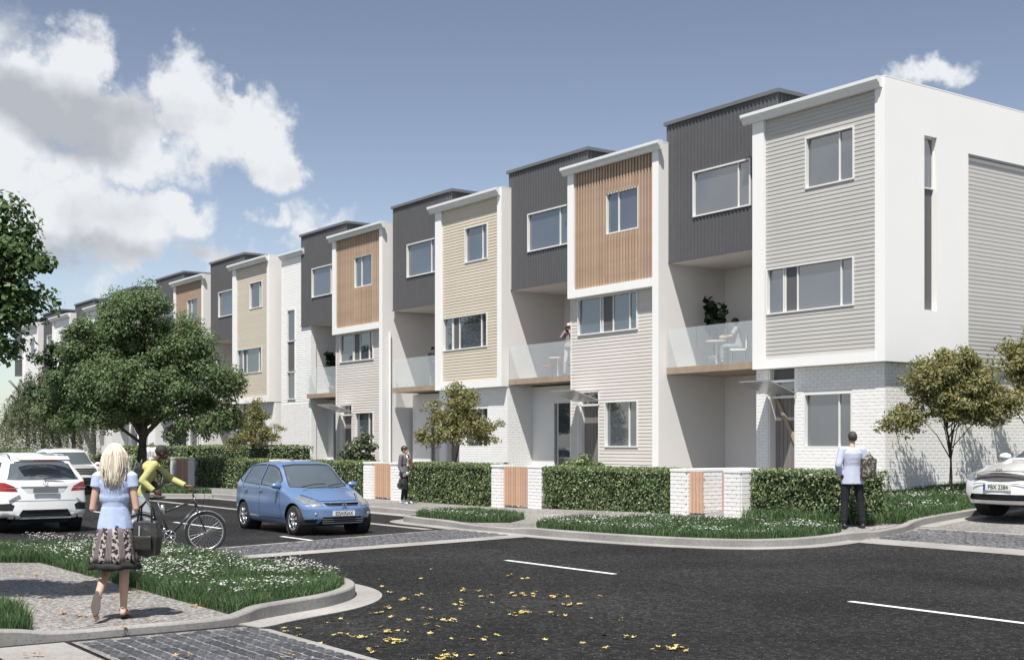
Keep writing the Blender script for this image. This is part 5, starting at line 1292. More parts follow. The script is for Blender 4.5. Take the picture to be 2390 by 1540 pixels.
def bodyparts(J,fem=False,bulk=1.,hk=1.):
    P=[]; g=lambda n:Vector(J[n]); f=bulk
    for s in'LR':
        sg=-1 if s=='L' else 1
        h,k,a,t=g('hip'+s),g('knee'+s),g('ank'+s),g('toe'+s)
        P+= [('c',h,.088*f,k,.055*f),('c',k,.054*f,k.lerp(a,.35)+Vector((0,-.012,0)),.055*f),('c',k.lerp(a,.35)+Vector((0,-.012,0)),.054*f,a,.035*f)]
        fd=(t-a); heel=a+Vector((0,0,0))-fd.normalized()*.035; P+= [('c',a,.036,heel.lerp(t,.0)+Vector((0,0,-.035)) if abs(fd.z)<.1 else heel,.03),('c',a.lerp(t,.2),.036,t,.026),('c',t+Vector((.02*-sg,0,0)),.022,t+fd.normalized()*.02,.02)]
        s_,e,w=g('sh'+s),g('el'+s),g('wr'+s)
        P+= [('c',g('neck').lerp(s_,.55)+Vector((0,0,-.015)),.045*f,s_,.050*f),('c',s_,.049*f,e,.036*f),('c',e,.037*f,e.lerp(w,.35),.036*f),('c',e.lerp(w,.3),.036*f,w,.024*f)]
        hand(P,w,J['hd'+s],sg,hk,J['curl'])
    pe,wa,ch,ne,he=g('pelvis'),g('waist'),g('chest'),g('neck'),g('head')
    up=(ch-pe).normalized(); q=up.to_track_quat('Z','Y').to_matrix(); sd=(g('shR')-g('shL')).normalized(); fw=up.cross(sd)*-1; m=Matrix((sd,sd.cross(up)*-1,up)).transposed()
    P+= [('e',pe,(.134 if fem else .150,.104*f,.11),m),('e',wa,((.125 if fem else .145)*f,.095*f,.14),m),('e',ch,(.155*f,.112*f,.17),m),('c',ch+up*.1,.075,ne,.05),('c',ne,.050 if not fem else .044,he,.050)]
    return P
def headparts(he,rot,k=1):
    m=Matrix.Rotation(rot,3,'Z') if not isinstance(rot,Matrix) else rot
    P=[('e',he+m@Vector((0,-.008,.025))*k,(.077*k,.097*k,.097*k),m),('e',he+m@Vector((0,.030,-.045))*k,(.058*k,.062*k,.068*k),m),('e',he+m@Vector((0,.055,-.085))*k,(.03*k,.025*k,.022*k),m),
       ('c',he+m@Vector((0,.088,.02))*k,.009*k,he+m@Vector((0,.106,-.022))*k,.013*k),('e',he+m@Vector((0,.084,-.052))*k,(.024*k,.012*k,.009*k),m)]
    for s in(-1,1): P.append(('e',he+m@Vector((s*.077,-.008,-.01))*k,(.01*k,.02*k,.03*k),m)); P.append(('e',he+m@Vector((s*.03,.078,.028))*k,(.022*k,.012*k,.008*k),m))
    return P
def eyes(t,he,rot,mt):
    m=Matrix.Rotation(rot,3,'Z') if not isinstance(rot,Matrix) else rot
    for s in(-1,1): MB().ell(he+m@Vector((s*.03,.083,.012)),(.014,.008,.007),10,6,m).build('eye',mt,t,smooth=True)
m_skin=M('skin',(.50,.32,.235),.5,.05,12,spec=.4); m_skin2=M('pale_skin',(.58,.40,.32),.5,.05,12,spec=.4); m_skd=M('dark_skin',(.085,.045,.03),.45,.08,12,spec=.5)
m_eye=M('eye',(.02,.018,.016),.2,.1,10)
def cloth(name,col,rough=.85,bump=.5,bs=14,**k): return M(name,col,rough,.06,8,bump=bump,bscale=bs,**k)
def topgarment(t,J,mat,inf=.014,sleeve=.45,hem=.90,fem=False,vox=.011,name='shirt',bulk=1.,flare=.0,seed=0,cuff=0):
    g=lambda n:Vector(J[n]); f=bulk; pe,wa,ch,ne=g('pelvis'),g('waist'),g('chest'),g('neck'); up=(ch-pe).normalized(); sd=(g('shR')-g('shL')).normalized(); m=Matrix((sd,sd.cross(up)*-1,up)).transposed()
    wv=(.118 if fem else .142)*f+inf; sw=(g('shR')-g('shL')).length/2
    def rg_(c,rx,ry): return [c+m@Vector((math.cos(a)*rx,math.sin(a)*ry,0)) for a in [i*PI/12 for i in range(24)]]
    P=[('r',[rg_(wa-up*.03,wv,.096*f+inf),rg_(wa+up*.05,wv+.004,.098*f+inf),rg_(ch-up*.02,(.142 if fem else .158)*f+inf,.114*f+inf),rg_(ch+up*.06,(.148 if fem else .168)*f+inf,.112*f+inf),rg_(ch+up*.115,sw-.02,.088*f+inf),rg_(ch+up*.150,sw-.055,.066*f+inf),rg_(ne-up*.005,.058+inf*.6,.056+inf*.6)]),('e',ch-up*.09,(.150*f+inf,.108*f+inf,.12),m)]
    rg=[]
    L=(wa.z-hem)
    for u in(0,.35,.7,1.0):
        c=wa.lerp(pe+ (pe-wa)*.0,min(1,u*L/max(.01,(wa.z-pe.z)))) if wa.z-u*L>=pe.z else pe+Vector((0,0,-(pe.z-(wa.z-u*L))))
        rx=((.127 if fem else .148)+(.168-(.127 if fem else .148))*min(1,u*1.15))*f+inf+flare*u; ry=(.100+.02*u)*f+inf+flare*u
        rg.append([c+m@Vector((math.cos(a)*rx*(1+.03*u*math.sin(a*5+seed)),math.sin(a)*ry*(1+.05*u*math.sin(a*7+seed)),0)) for a in [i*PI/12 for i in range(24)]])
    P.append(('r',rg))
    for s in'LR':
        s_,e,w=g('sh'+s),g('el'+s),g('wr'+s); P.append(('c',ne.lerp(s_,.5)+Vector((0,0,-.015)),.05*f+inf*.6,s_,.053*f+inf*.7))
        if sleeve<=.5: P+= [('f',s_-(e-s_)*.05,.056*f+inf,s_.lerp(e,sleeve*2),.048*f+inf*1.3)]
        else:
            P+= [('c',s_,.054*f+inf,e,.042*f+inf),('f',e,.043*f+inf,e.lerp(w,min(1,(sleeve-.5)*2)),.034*f+inf)]
            # folds at the elbow
            for q in(.7,.82,.94): c=s_.lerp(e,q); P.append(('e',c,(.050*f+inf,.050*f+inf,.012),(e-s_).normalized().to_track_quat('Z','Y').to_matrix()))
    return blobmesh(name,P,vox,mat,4,t)
def trousers(t,J,mat,inf=.012,to=1.0,vox=.011,name='trousers',bulk=1.,top=1.02):
    g=lambda n:Vector(J[n]); f=bulk; pe=g('pelvis'); P=[('e',pe+Vector((0,0,-.01)),(.160*f+inf*.6,.118*f+inf*.6,.12))]
    for s in'LR':
        h,k,a=g('hip'+s),g('knee'+s),g('ank'+s); e=k.lerp(a,min(1,(to-.5)*2)); P+= [('c',h,.092*f+inf,k,.060*f+inf),('c',k,.060*f+inf,k.lerp(e,.6),.054*f+inf),('f',k.lerp(e,.5),.056*f+inf,e,.046*f+inf)]
        for q in(.35,.6,.85): c=k.lerp(e,q); P.append(('e',c,(.058*f+inf,.058*f+inf,.014),(e-k).normalized().to_track_quat('Z','Y').to_matrix()))
    return blobmesh(name,P,vox,mat,4,t)
def shoes(t,J,mat,vox=.009,sole=None,k=1):
    for s in'LR':
        a,to=Vector(J['ank'+s]),Vector(J['toe'+s]); d=(to-a).normalized(); heel=a-Vector((d.x,d.y,0))*.05+Vector((0,0,-.045)) if abs(d.z)<.75 else a+Vector((0,-.04,.02))
        P=[('c',heel,.042*k,to+d*.01,.040*k),('c',a+Vector((0,0,-.0)),.047*k,a.lerp(to,.5),.045*k),('c',heel+Vector((0,0,-.012)),.038*k,to+d*.04+Vector((0,0,-.0)),.032*k)]
        blobmesh('shoe',P,vox,mat,3,t)
def person(label,loc,theta,J,skin,vox=.012,fem=False,bulk=1.,rot=0,scale=1.,hk=1.0,eye=False,bodyname='body'):
    t=thing('person',label,'person',loc,math.atan2(.8141,.5807)+R(theta)); t.scale=(scale,)*3
    P=bodyparts(J,fem,bulk,hk)+headparts(Vector(J['head']),rot)
    blobmesh(bodyname,P,vox,skin,3,t)
    if eye: eyes(t,Vector(J['head']),rot,m_eye)
    return t
def J_(**k): d=dict(STD); d.update(k); return d
# --- the blonde woman walking away
Jw=J_(kneeL=(-.095,.10,.48),ankL=(-.125,-.22,.24),toeL=(-.13,-.30,.05),kneeR=(.085,.05,.49),ankR=(.085,-.01,.085),toeR=(.10,.15,.025),hipL=(-.070,.01,.90),hipR=(.070,-.01,.91),
 shL=(-.158,0,1.40),shR=(.158,0,1.40),elL=(-.208,-.03,1.09),elR=(.208,-.03,1.09),wrL=(-.15,.20,1.16),wrR=(.15,.20,1.16),hdL=(.6,.6,.2),hdR=(-.6,.6,.2),head=(0,.02,1.60),curl=.8)
wx,wy=gpt(268,1443,-.065)
t=person('blonde woman in pale blue shirt and patterned skirt walking away along the path',(wx,wy,-.066),8,Jw,m_skin,.0075,True,.88,hk=.95)
m_shirtb=cloth('pale_blue_shirt',(.40,.48,.68),.85,.9,9); topgarment(t,Jw,m_shirtb,.012,.17,.885,True,.007,'shirt',.93,.006,1)
def skirtmat():
    m=bpy.data.materials.new('patterned_skirt'); m.use_nodes=True; tt=m.node_tree; L=tt.links.new; b=tt.nodes['Principled BSDF']; c=nn(tt,'ShaderNodeTexCoord'); P=c.outputs['Object']
    w=nn(tt,'ShaderNodeTexWave',wave_type='BANDS'); sp=nn(tt,'ShaderNodeSeparateXYZ'); L(P,sp.inputs[0]); an=ma(tt,'ARCTAN2',sp.outputs[0],sp.outputs[1])
    band=ma(tt,'SINE',ma(tt,'MULTIPLY',an,9.))
    n=nn(tt,'ShaderNodeTexNoise'); n.inputs['Scale'].default_value=32; n.inputs['Detail'].default_value=2; L(P,n.inputs[0]); fl=ma(tt,'GREATER_THAN',n.outputs['Fac'],.51)
    st=ma(tt,'GREATER_THAN',ma(tt,'SINE',ma(tt,'MULTIPLY',an,85.)),-.1)
    n2=nn(tt,'ShaderNodeTexNoise'); n2.inputs['Scale'].default_value=60; L(P,n2.inputs[0])
    k1=nn(tt,'ShaderNodeMix',data_type='RGBA'); L(fl,k1.inputs['Factor']); k1.inputs['A'].default_value=(.012,.011,.013,1); k1.inputs['B'].default_value=(.36,.31,.29,1)
    k2=nn(tt,'ShaderNodeMix',data_type='RGBA'); L(st,k2.inputs['Factor']); k2.inputs['A'].default_value=(.07,.045,.05,1); k2.inputs['B'].default_value=(.20,.17,.18,1)
    k3=nn(tt,'ShaderNodeMix',data_type='RGBA'); L(ma(tt,'GREATER_THAN',band,-.1),k3.inputs['Factor']); L(k2.outputs['Result'],k3.inputs['A']); L(k1.outputs['Result'],k3.inputs['B'])
    L(k3.outputs['Result'],b.inputs['Base Color']); b.inputs['Roughness'].default_value=.85; return m
m_skirt=skirtmat(); m_hem=cloth('black_cloth',(.014,.013,.014),.8,.6,20)
def skirt(t,z0,z1,r0,r1,mat,name,n=72,amp=.055,both=True,steps=7):
    rg=[]
    for i in range(steps):
        u=i/(steps-1); z=z0+(z1-z0)*u; e=u**.8; rx=r0[0]+(r1[0]-r0[0])*e; ry=r0[1]+(r1[1]-r0[1])*e
        rg.append([Vector((math.cos(a)*rx*(1+amp*r1[2]*e*math.sin(a*9+1)+.02*e*math.sin(a*4)),math.sin(a)*ry*(1+amp*r1[2]*e*math.sin(a*9+1)),z+.008*e*math.sin(a*5))) for a in [k*2*PI/n for k in range(n)]])
    mb=MB(); mb.rings(rg,cap=False); inner=[[p*1.0 for p in r] for r in rg]
    o=mb.build(name,mat,t,smooth=True); s=o.modifiers.new('s','SOLIDIFY'); s.thickness=.006; return o
skirt(t,.905,.565,(.153,.122,1),(.232,.195,1.),m_skirt,'skirt'); skirt(t,.563,.495,(.2325,.1955,1),(.243,.205,1.),m_hem,'skirt_hem',steps=3); 
bw=MB(); bw.rings([[Vector((math.cos(a)*rx,math.sin(a)*ry,z)) for a in [k*PI/18 for k in range(36)]] for z,rx,ry in((.90,.157,.126),(.925,.152,.122))],cap=False); bw.build('waistband',m_hem,t,smooth=True)
# rings of hem pleats need the same phase: the hem starts where the skirt ends
m_hair=M('blonde_hair',(.62,.50,.34),.5,.25,3,bump=.6,bscale=30,spec=.4); 
def hairmat(name,a,b):
    m=bpy.data.materials.new(name); m.use_nodes=True; tt=m.node_tree; L=tt.links.new; bb=tt.nodes['Principled BSDF']; g=nn(tt,'ShaderNodeNewGeometry'); r=nn(tt,'ShaderNodeValToRGB'); L(g.outputs['Random Per Island'],r.inputs[0]); r.color_ramp.elements[0].color=(*a,1); r.color_ramp.elements[1].color=(*b,1); L(r.outputs[0],bb.inputs['Base Color']); bb.inputs['Roughness'].default_value=.45; return m
m_blonde=hairmat('blonde_strands',(.40,.33,.25),(.80,.74,.63)); m_brown=hairmat('dark_brown_strands',(.03,.02,.016),(.07,.045,.035))
def longhair(t,he,mat,L,seed,n=420,rw=.012,spread=1.):
    rr=random.Random(seed); mb=MB()
    he=Vector(he)
    mb.ell(he+Vector((0,-.016,.03)),(.089,.103,.102),20,14)
    for k in range(n):
        a=rr.uniform(-2.1,2.1); # 0 = straight back
        el=rr.uniform(.1,1.45); c0=he+Vector((0,-.016,.03)); d=Vector((math.sin(a)*math.cos(el),-math.cos(a)*math.cos(el),math.sin(el)))
        p0=c0+Vector((d.x*.091,d.y*.106,d.z*.106)); side=Vector((math.sin(a),-math.cos(a),0)); l=L*rr.uniform(.75,1.08)*(1-.12*abs(a))
        ax=math.sin(a)*(.093+.03*rr.random())*spread; ay=-math.cos(a)*(.098+.03*rr.random())-.012
        if ay>-.02: ay=max(ay,-.0)*.2-.01
        p1=he+Vector((ax*1.02,ay,-.00)); p2=he+Vector((ax*1.12+rr.uniform(-.01,.01),ay-.012,-.10)); p3=he+Vector((ax*1.0+rr.uniform(-.02,.02),ay*.95-.02,-.12-l*.55)); p4=he+Vector((ax*.85+rr.uniform(-.03,.03),ay*.8-.045+rr.uniform(-.01,.01),-.12-l))
        mb.path([p0,p0.lerp(p1,.6)+side*.008,p1,p2,p3,p4],[.004,rw*.6,rw*.75,rw*.7,rw*.5,.001],n=5)
    return mb.build('hair',mat,t,smooth=True)
longhair(t,Jw['head'],m_blonde,.20,5,rw=.011)
for s in'LR':
    a,to=Vector(Jw['ank'+s]),Vector(Jw['toe'+s]); d=(to-a).normalized(); up=Vector((0,0,1)) if s=='R' else Vector((0,1,.35)).normalized(); side=d.cross(up).normalized(); up=side.cross(d).normalized()
    base=(a-up*.052-d*.045) if s=='R' else (a-up*.045-d*.05); sm=MB(); L=.25; rg=[]
    for z in(-.012,.004):
        ring=[]
        for i in range(24):
            an=2*PI*i/24; y=.5-.5*math.cos(an); wv=.036+.010*math.sin(max(0,(y-.35))*PI/.65); ring.append(base+d*(L*y)+side*(math.sin(an)*wv)+up*(z))
        rg.append(ring)
    if s=='R':
        for ring in rg:
            for p in ring: p.z=max(p.z,.003) if ring is rg[0] else max(.016,p.z*.3+.01)
    sm.rings(rg); sh=sm.build('sandal',M('sandal_leather',(.055,.035,.03),.6,.1,20),t)
    st=MB(); st.path([a+side*.042+d*.01,a-d*.045+up*.01,a-side*.042+d*.01],.006,6); st.path([base+d*.17+side*.04,base+d*.16+up*.055,base+d*.17-side*.04],.006,6); st.build('strap',m_blkp,sh,smooth=True)
# her bag
def bag(name,label,cat,loc,rz,w,h,d,mat,handle,seed=0,pocket=True):
    t=thing(name,label,cat,loc,rz); P=[('e',(0,0,h*.45),(w*.5,d*.5,h*.46)),('r',[[Vector((sx*w*k,sy*d*.45*k2,z)) for sx,sy in((-.48,-1),(.48,-1),(.48,1),(-.48,1))] for z,k,k2 in((h*.06,.85,.8),(h*.5,1,1),(h*.92,.82,.6))])]
    b=blobmesh('bag_body',P,.012,mat,5,t)
    st=MB()
    for sy in(-1,1): st.path([(-w*.25,sy*d*.25,h*.9),(-w*.2,sy*d*.15,h+handle*.6),(0,sy*.01,h+handle),(w*.2,sy*d*.15,h+handle*.6),(w*.25,sy*d*.25,h*.9)],.009,8)
    st.build('handle',mat,t,smooth=True)
    if pocket: blobmesh('pocket',[('r',[[Vector((sx*w*.3,-d*.5-dy,z)) for sx,dy in((-1,0),(1,0),(1,.03),(-1,.03))] for z in(h*.2,h*.55)])],.01,mat,4,t)
    MB().tube((-w*.12,-d*.52,h*.8),(-w*.12,-d*.55,h*.55),.008,n=6).build('buckle',m_chrome,t)
    return t
m_leather=M('dark_leather',(.022,.021,.02),.38,.2,9,bump=.4,bscale=25,spec=.6)
rzw=math.atan2(.8141,.5807)+R(8); ww=Matrix.Rotation(rzw,3,'Z')@Vector((.30,.02,0))
bag('handbag','black leather handbag hanging from the arm of the blonde woman','handbag',(wx+ww.x,wy+ww.y,.60-.066),rzw-.25,.30,.40,.17,m_leather,.16)
# --- man with backpack on the far corner
Jm=J_(hipL=(-.10,0,.92),hipR=(.10,0,.92),kneeL=(-.13,.02,.49),kneeR=(.15,.0,.49),ankL=(-.16,-.01,.09),ankR=(.19,-.02,.09),toeL=(-.20,.14,.03),toeR=(.23,.12,.03),elL=(-.27,-.06,1.14),wrL=(-.21,.04,.92),elR=(.25,-.02,1.14),wrR=(.19,.10,.95),shL=(-.185,0,1.405),shR=(.185,0,1.405),head=(0.01,.015,1.62),hdL=(.3,.3,-1),hdR=(-.3,.5,-1))
mx_,my_=-15.49,18.90; mz=T(mx_,my_)-.03
t=person('man in pale lavender shirt and dark jeans seen from behind by the end hedge',(mx_,my_,mz),4,Jm,m_skin2,.011,False,1.0,rot=-.15,scale=1.045)
m_sh5=cloth('lavender_shirt',(.42,.45,.57),.85,.9,8); topgarment(t,Jm,m_sh5,.02,.88,.80,False,.010,'shirt',1.0,.018,2)
m_jean=cloth('dark_jeans',(.008,.009,.013),.85,.5,25); trousers(t,Jm,m_jean,.010); shoes(t,Jm,m_blkp)
m_shair=M('short_dark_hair',(.045,.038,.034),.6,.2,40,bump=.8,bscale=80)
def shorthair(t,he,mat,rot=0,k=1.,cut=.0,name='hair'):
    m=Matrix.Rotation(rot,3,'Z') if not isinstance(rot,Matrix) else rot; he=Vector(he)
    no=m@Vector((0,.62,-.78)); co=he+m@Vector((0,.055,-.005))
    return blobmesh(name,[('e',he+m@Vector((0,-.014,.032))*k,(.084*k,.105*k,.100*k),m)],.01,mat,2,t,clear=[(co,no)])
shorthair(t,Jm['head'],m_shair,-.15)
def backpack(label,loc,rz,s,mat,tilt=0,strapmat=None,w=.31,h=.46,d=.17,straps=True):
    t=thing('backpack',label,'backpack',loc,rz); t.rotation_euler=(tilt,0,rz); t.scale=(s,)*3
    blobmesh('main_bag',[('e',(0,0,h*.5),(w*.5,d*.5,h*.52)),('r',[[Vector((sx*w*.46,sy*d*.42,z)) for sx,sy in((-1,-1),(1,-1),(1,1),(-1,1))] for z in(.04,h*.85)])],.012,mat,5,t)
    blobmesh('front_pocket',[('e',(0,-d*.5,h*.32),(w*.36,d*.3,h*.24))],.012,mat,3,t)
    z=MB(); z.path([(-w*.42,-d*.35,h*.35),(-w*.40,-d*.42,h*.75),(0,-d*.42,h*.97),(w*.40,-d*.42,h*.75),(w*.42,-d*.35,h*.35)],.006,6).path([(-.04,0,h),(0,.0,h+.05),(.04,0,h)],.008,6); z.build('zip_and_loop',m_charl,t)
    if straps:
        for sx in(-1,1): 
            q=MB(); q.path([(sx*w*.3,d*.4,h*.92),(sx*w*.34,d*.9,h*1.0),(sx*w*.36,d*2.0,h*.85),(sx*w*.38,d*2.3,h*.5),(sx*w*.40,d*1.5,h*.2),(sx*w*.38,d*.4,h*.12)],.016,6); q.build('strap',m_blkp,t,smooth=True)
    return t
m_camo=M('camouflage_fabric',(.05,.05,.04),.8,.2,9,bump=.5,bscale=20,col2=(.27,.24,.20),c2scale=16,c2lo=.52,c2hi=.56)
rzm=math.atan2(.8141,.5807)+R(4); o_=Matrix.Rotation(rzm,3,'Z')@Vector((.24,-.17,0))
backpack('dark camouflage backpack hanging on the right shoulder of the man by the hedge',(mx_+o_.x,my_+o_.y,mz+.93),rzm+.35,1.,m_camo,.08,straps=False)
# --- woman with black bag and book
Jb=J_(hipL=(-.08,0,.90),hipR=(.08,0,.90),kneeL=(-.09,.02,.48),kneeR=(.085,.03,.48),toeL=(-.12,.14,.03),wrR=(.22,.10,.90),elR=(.22,-.03,1.12),elL=(-.22,-.02,1.12),wrL=(-.02,.19,1.16),hdL=(1,.2,.1),hdR=(0,.3,-1),curl=.8)
bx,by=-31.15,18.42
t=person('woman in grey cardigan standing on the pavement before the hedge',(bx,by,-.03),-118,Jb,m_skin2,.012,True,.92,rot=.3,scale=.955,eye=True)
topgarment(t,Jb,cloth('grey_cardigan',(.12,.12,.13),.9,.5,18),.018,.93,.82,True,.012,'cardigan',1.,.015,3)
blobmesh('blouse',[('e',(0,.085,1.26),(.075,.05,.20)),('e',(0,.10,.90),(.11,.05,.08))],.012,cloth('white_blouse',(.72,.72,.72),.8,.3,20),4,t)
trousers(t,Jb,cloth('black_trousers',(.015,.015,.02),.85,.3,25),.004,.97,.011,bulk=.86); shoes(t,Jb,M('white_trainers',(.66,.68,.70),.6,.05,10),.01)
hh=shorthair(t,Jb['head'],M('auburn_dark_hair',(.04,.022,.022),.45,.2,30),.3,1.04); 
mh=MB(); mh.path([(-.05,-.04,1.60),(-.08,-.05,1.50),(-.09,.02,1.38),(-.08,.07,1.28)],[.04,.035,.025,.008],8); mh.build('ponytail',hh.data.materials[0],t,smooth=True)
rb=math.atan2(.8141,.5807)+R(-118); o_=Matrix.Rotation(rb,3,'Z')@Vector((.24,.10,0))*.955
bag('handbag','black travel bag held low by the woman on the pavement','bag',(bx+o_.x,by+o_.y,.37),rb+PI/2-.5,.34,.34,.2,m_leather,.13,1)
o_=Matrix.Rotation(rb,3,'Z')@Vector((.02,.215,1.22))*.955
bk=thing('book','brown covered book hugged to the chest of the woman on the pavement','book',(bx+o_.x,by+o_.y,o_.z-.03),rb); bk.rotation_euler=(.15,.35,rb)
MB().box(-.085,.085,.02,.026,-.12,.12).box(-.085,.085,-.008,-.002,-.12,.12).box(-.089,-.085,-.008,.026,-.12,.12).build('cover',M('brown_book_cover',(.16,.09,.06),.5,.1,20),bk); MB().box(-.083,.08,-.001,.019,-.115,.115).build('pages',m_paint,bk)
# --- cyclist with bicycle
hd=Vector((.27,.963,0)); rzb=math.atan2(-hd.x,hd.y); BX,BY=gpt(396,1291,-.148)
m_bike=M('bicycle_frame_paint',(.03,.033,.038),.3,.1,10,coat=.6)
def bicycle(loc,rz):
    t=thing('bicycle','dark grey bicycle with mudguards pushed by the man in the yellow jumper','bicycle',loc,rz)
    wr=.335; F=Vector((0,.585,wr)); Rr=Vector((0,-.455,wr))
    for c in(F,Rr):
        w=MB(); w.torus(c,wr-.02,.021,'X',44,8); wo=w.build('wheel',m_blk,t,smooth=True)
        r_=MB(); r_.torus(c,wr-.05,.012,'X',44,6); r_.build('rim',m_alloy,wo,smooth=True)
        s_=MB()
        for k in range(28):
            a=2*PI*k/28; s_.tube(c+Vector((.02*(1 if k%2 else -1),math.cos(a+.4)*.02,math.sin(a+.4)*.02)),c+Vector((0,math.cos(a)*(wr-.055),math.sin(a)*(wr-.055))),.0013,n=4)
        s_.tube(c-Vector((.045,0,0)),c+Vector((.045,0,0)),.018,n=10); s_.build('spokes',m_alloy,wo)
        a0,a1=(R(25),R(175)) if c is F else (R(15),R(170)); g=MB(); rg=[]
        for i in range(21):
            a=a0+(a1-a0)*i/20; rr_=wr+.022; rg.append([c+Vector((dx,math.cos(a)*(rr_+dz),math.sin(a)*(rr_+dz))) for dx,dz in((-.027,-.01),(-.015,.006),(.015,.006),(.027,-.01),(.014,.002),(-.014,.002))])
        g.rings(rg); g.build('mudguard',m_alloy if c is F else m_bike,t,smooth=True)
    BB=Vector((0,0,.285)); ST=Vector((0,-.17,.78)); HT=Vector((0,.40,.87)); HB=Vector((0,.435,.76))
    f=MB(); f.tube(BB,ST+Vector((0,-.02,.06)),.016).tube(ST+Vector((0,.02,-.12)),HT+Vector((0,0,-.01)),.018).tube(BB,HB,.021).tube(HB-Vector((0,-.005,.03)),HT+Vector((0,-.01,.05)),.024,n=12).tube(BB-Vector((.0,0,0)),BB+Vector((0.0,0,0.001)),.03)
    for sx in(-1,1): f.tube(BB+Vector((sx*.03,0,0)),Rr+Vector((sx*.06,0,0)),.010).tube(ST+Vector((sx*.012,.01,-.05)),Rr+Vector((sx*.06,0,0)),.009)
    f.tube(BB-Vector((.035,0,0)),BB+Vector((.035,0,0)),.024,n=12); f.build('frame',m_bike,t,smooth=True)
    k=MB()
    for sx in(-1,1): k.path([HB+Vector((sx*.03,0,-.03)),HB+Vector((sx*.052,.02,-.10)),F+Vector((sx*.05,0,0))],[.014,.013,.009],8)
    k.tube(HB+Vector((-.045,.0,-.035)),HB+Vector((.045,.0,-.035)),.016); k.build('fork',m_bike,t,smooth=True)
    h=MB(); h.tube(HT+Vector((0,-.01,.03)),HT+Vector((0,-.03,.13)),.014).tube(HT+Vector((0,-.03,.13)),HT+Vector((0,.03,.15)),.014); C=HT+Vector((0,.03,.15)); h.path([C+Vector((-.30,-.07,-.0)),C+Vector((-.20,-.02,.01)),C,C+Vector((.20,-.02,.01)),C+Vector((.30,-.07,0))],.011,8); hb=h.build('handlebar',m_blkp,t,smooth=True)
    for sx in(-1,1): MB().tube(C+Vector((sx*.21,-.025,.01)),C+Vector((sx*.32,-.08,-.0)),.017,n=10).build('grip',m_blk,hb,smooth=True)
    for sx in(-1,1): MB().path([C+Vector((sx*.19,-.01,.0)),C+Vector((sx*.22,.05,-.02)),C+Vector((sx*.30,.02,-.03))],.005,6).build('brake_lever',m_chrome,hb,smooth=True)
    MB().path([C+Vector((.18,.0,0)),C+Vector((.12,.13,-.05)),C+Vector((.03,.10,-.25)),F+Vector((.03,-.05,.3))],.0035,5).build('brake_cable',m_blk,t)
    sp=MB(); sp.tube(ST,ST+Vector((0,-.03,.13)),.0135); sp.build('seat_post',m_chrome,t,smooth=True)
    blobmesh('saddle',[('c',(0,-.29,.925),.05,(0,-.22,.925),.045),('c',(0,-.22,.925),.04,(0,-.08,.93),.018),('e',(-.05,-.28,.93),(.04,.05,.025)),('e',(.05,-.28,.93),(.04,.05,.025))],.008,M('saddle_vinyl',(.06,.05,.045),.5,.1,20),4,t)
    c=MB(); c.torus(BB+Vector((.05,0,0)),.09,.006,'X',32,6)
    for q in range(5): a=q*2*PI/5; c.tube(BB+Vector((.05,0,0)),BB+Vector((.05,math.cos(a)*.088,math.sin(a)*.088)),.006,n=5)
    c.build('chainring',m_alloy,t,smooth=True)
    for sx,a in((1,-.95),(-1,-.95+PI)):
        e=BB+Vector((sx*.075,math.cos(a)*.17,math.sin(a)*.17)); q=MB().tube(BB+Vector((sx*.065,0,0)),e,.011,n=8).build('crank_arm',m_chrome,t,smooth=True); MB().box(e.x-(.0 if sx>0 else .09),e.x+(.09 if sx>0 else 0),e.y-.04,e.y+.04,e.z-.012,e.z+.012).build('pedal',m_blkp,q)
    ch=MB()
    for dz in(-.085,.085): ch.tube(BB+Vector((.05,0,dz)),Rr+Vector((.05,0,dz*.4)),.005,n=5)
    ch.build('chain',m_charl,t)
    bt=MB().tube((0,-.10,.64),(0,-.12,.80),.032,n=12).build('bottle',m_alloy,t,smooth=True)
    return t
bicycle((BX,BY,-.141),rzb)
Jc=J_(pelvis=(-.36,-.42,.97),waist=(-.36,-.38,1.10),chest=(-.35,-.31,1.31),neck=(-.34,-.20,1.475),head=(-.33,-.09,1.61),shR=(-.16,-.23,1.41),shL=(-.52,-.20,1.40),elR=(-.115,-.42,1.16),wrR=(-.06,-.23,.985),elL=(-.50,.08,1.17),wrL=(-.36,.30,1.06),
 hipR=(-.27,-.42,.92),hipL=(-.45,-.42,.92),kneeR=(-.24,-.30,.50),kneeL=(-.44,-.50,.50),ankR=(-.24,-.40,.10),ankL=(-.44,-.78,.16),toeR=(-.23,-.23,.03),toeL=(-.44,-.68,.03),hdR=(-.1,.8,-.5),hdL=(.3,.9,-.15),curl=.75)
t=person('man in yellow jumper with black backpack leaning forward pushing a bicycle',(BX,BY,-.143),0,Jc,m_skd,.011,False,1.0,rot=0,scale=1.03,eye=True); t.rotation_euler[2]=rzb
topgarment(t,Jc,cloth('yellow_jumper',(.43,.42,.17),.85,.5,12),.016,.95,.90,False,.010,'jumper',1.03,.01,4)
trousers(t,Jc,cloth('pale_grey_trousers',(.44,.48,.52),.85,.6,12),.016,.80,.011)
for s in'LR':
    k,a=Vector(Jc['knee'+s]),Vector(Jc['ank'+s]); blobmesh('sock',[('f',k.lerp(a,.55),.055,a,.045)],.01,cloth('khaki_cloth',(.30,.23,.14),.85,.5,20),3,t)
shoes(t,Jc,M('brown_shoes',(.16,.11,.08),.6,.1,20),.01); shorthair(t,Jc['head'],M('black_cropped_hair',(.02,.016,.015),.7,.2,50,bump=.6,bscale=90),0,.985)
blobmesh('waist_pouch',[('e',(-.33,-.22,1.10),(.10,.06,.06))],.01,m_blkp,3,t)
o_=Matrix.Rotation(rzb,3,'Z')@Vector((-.35,-.60,0))
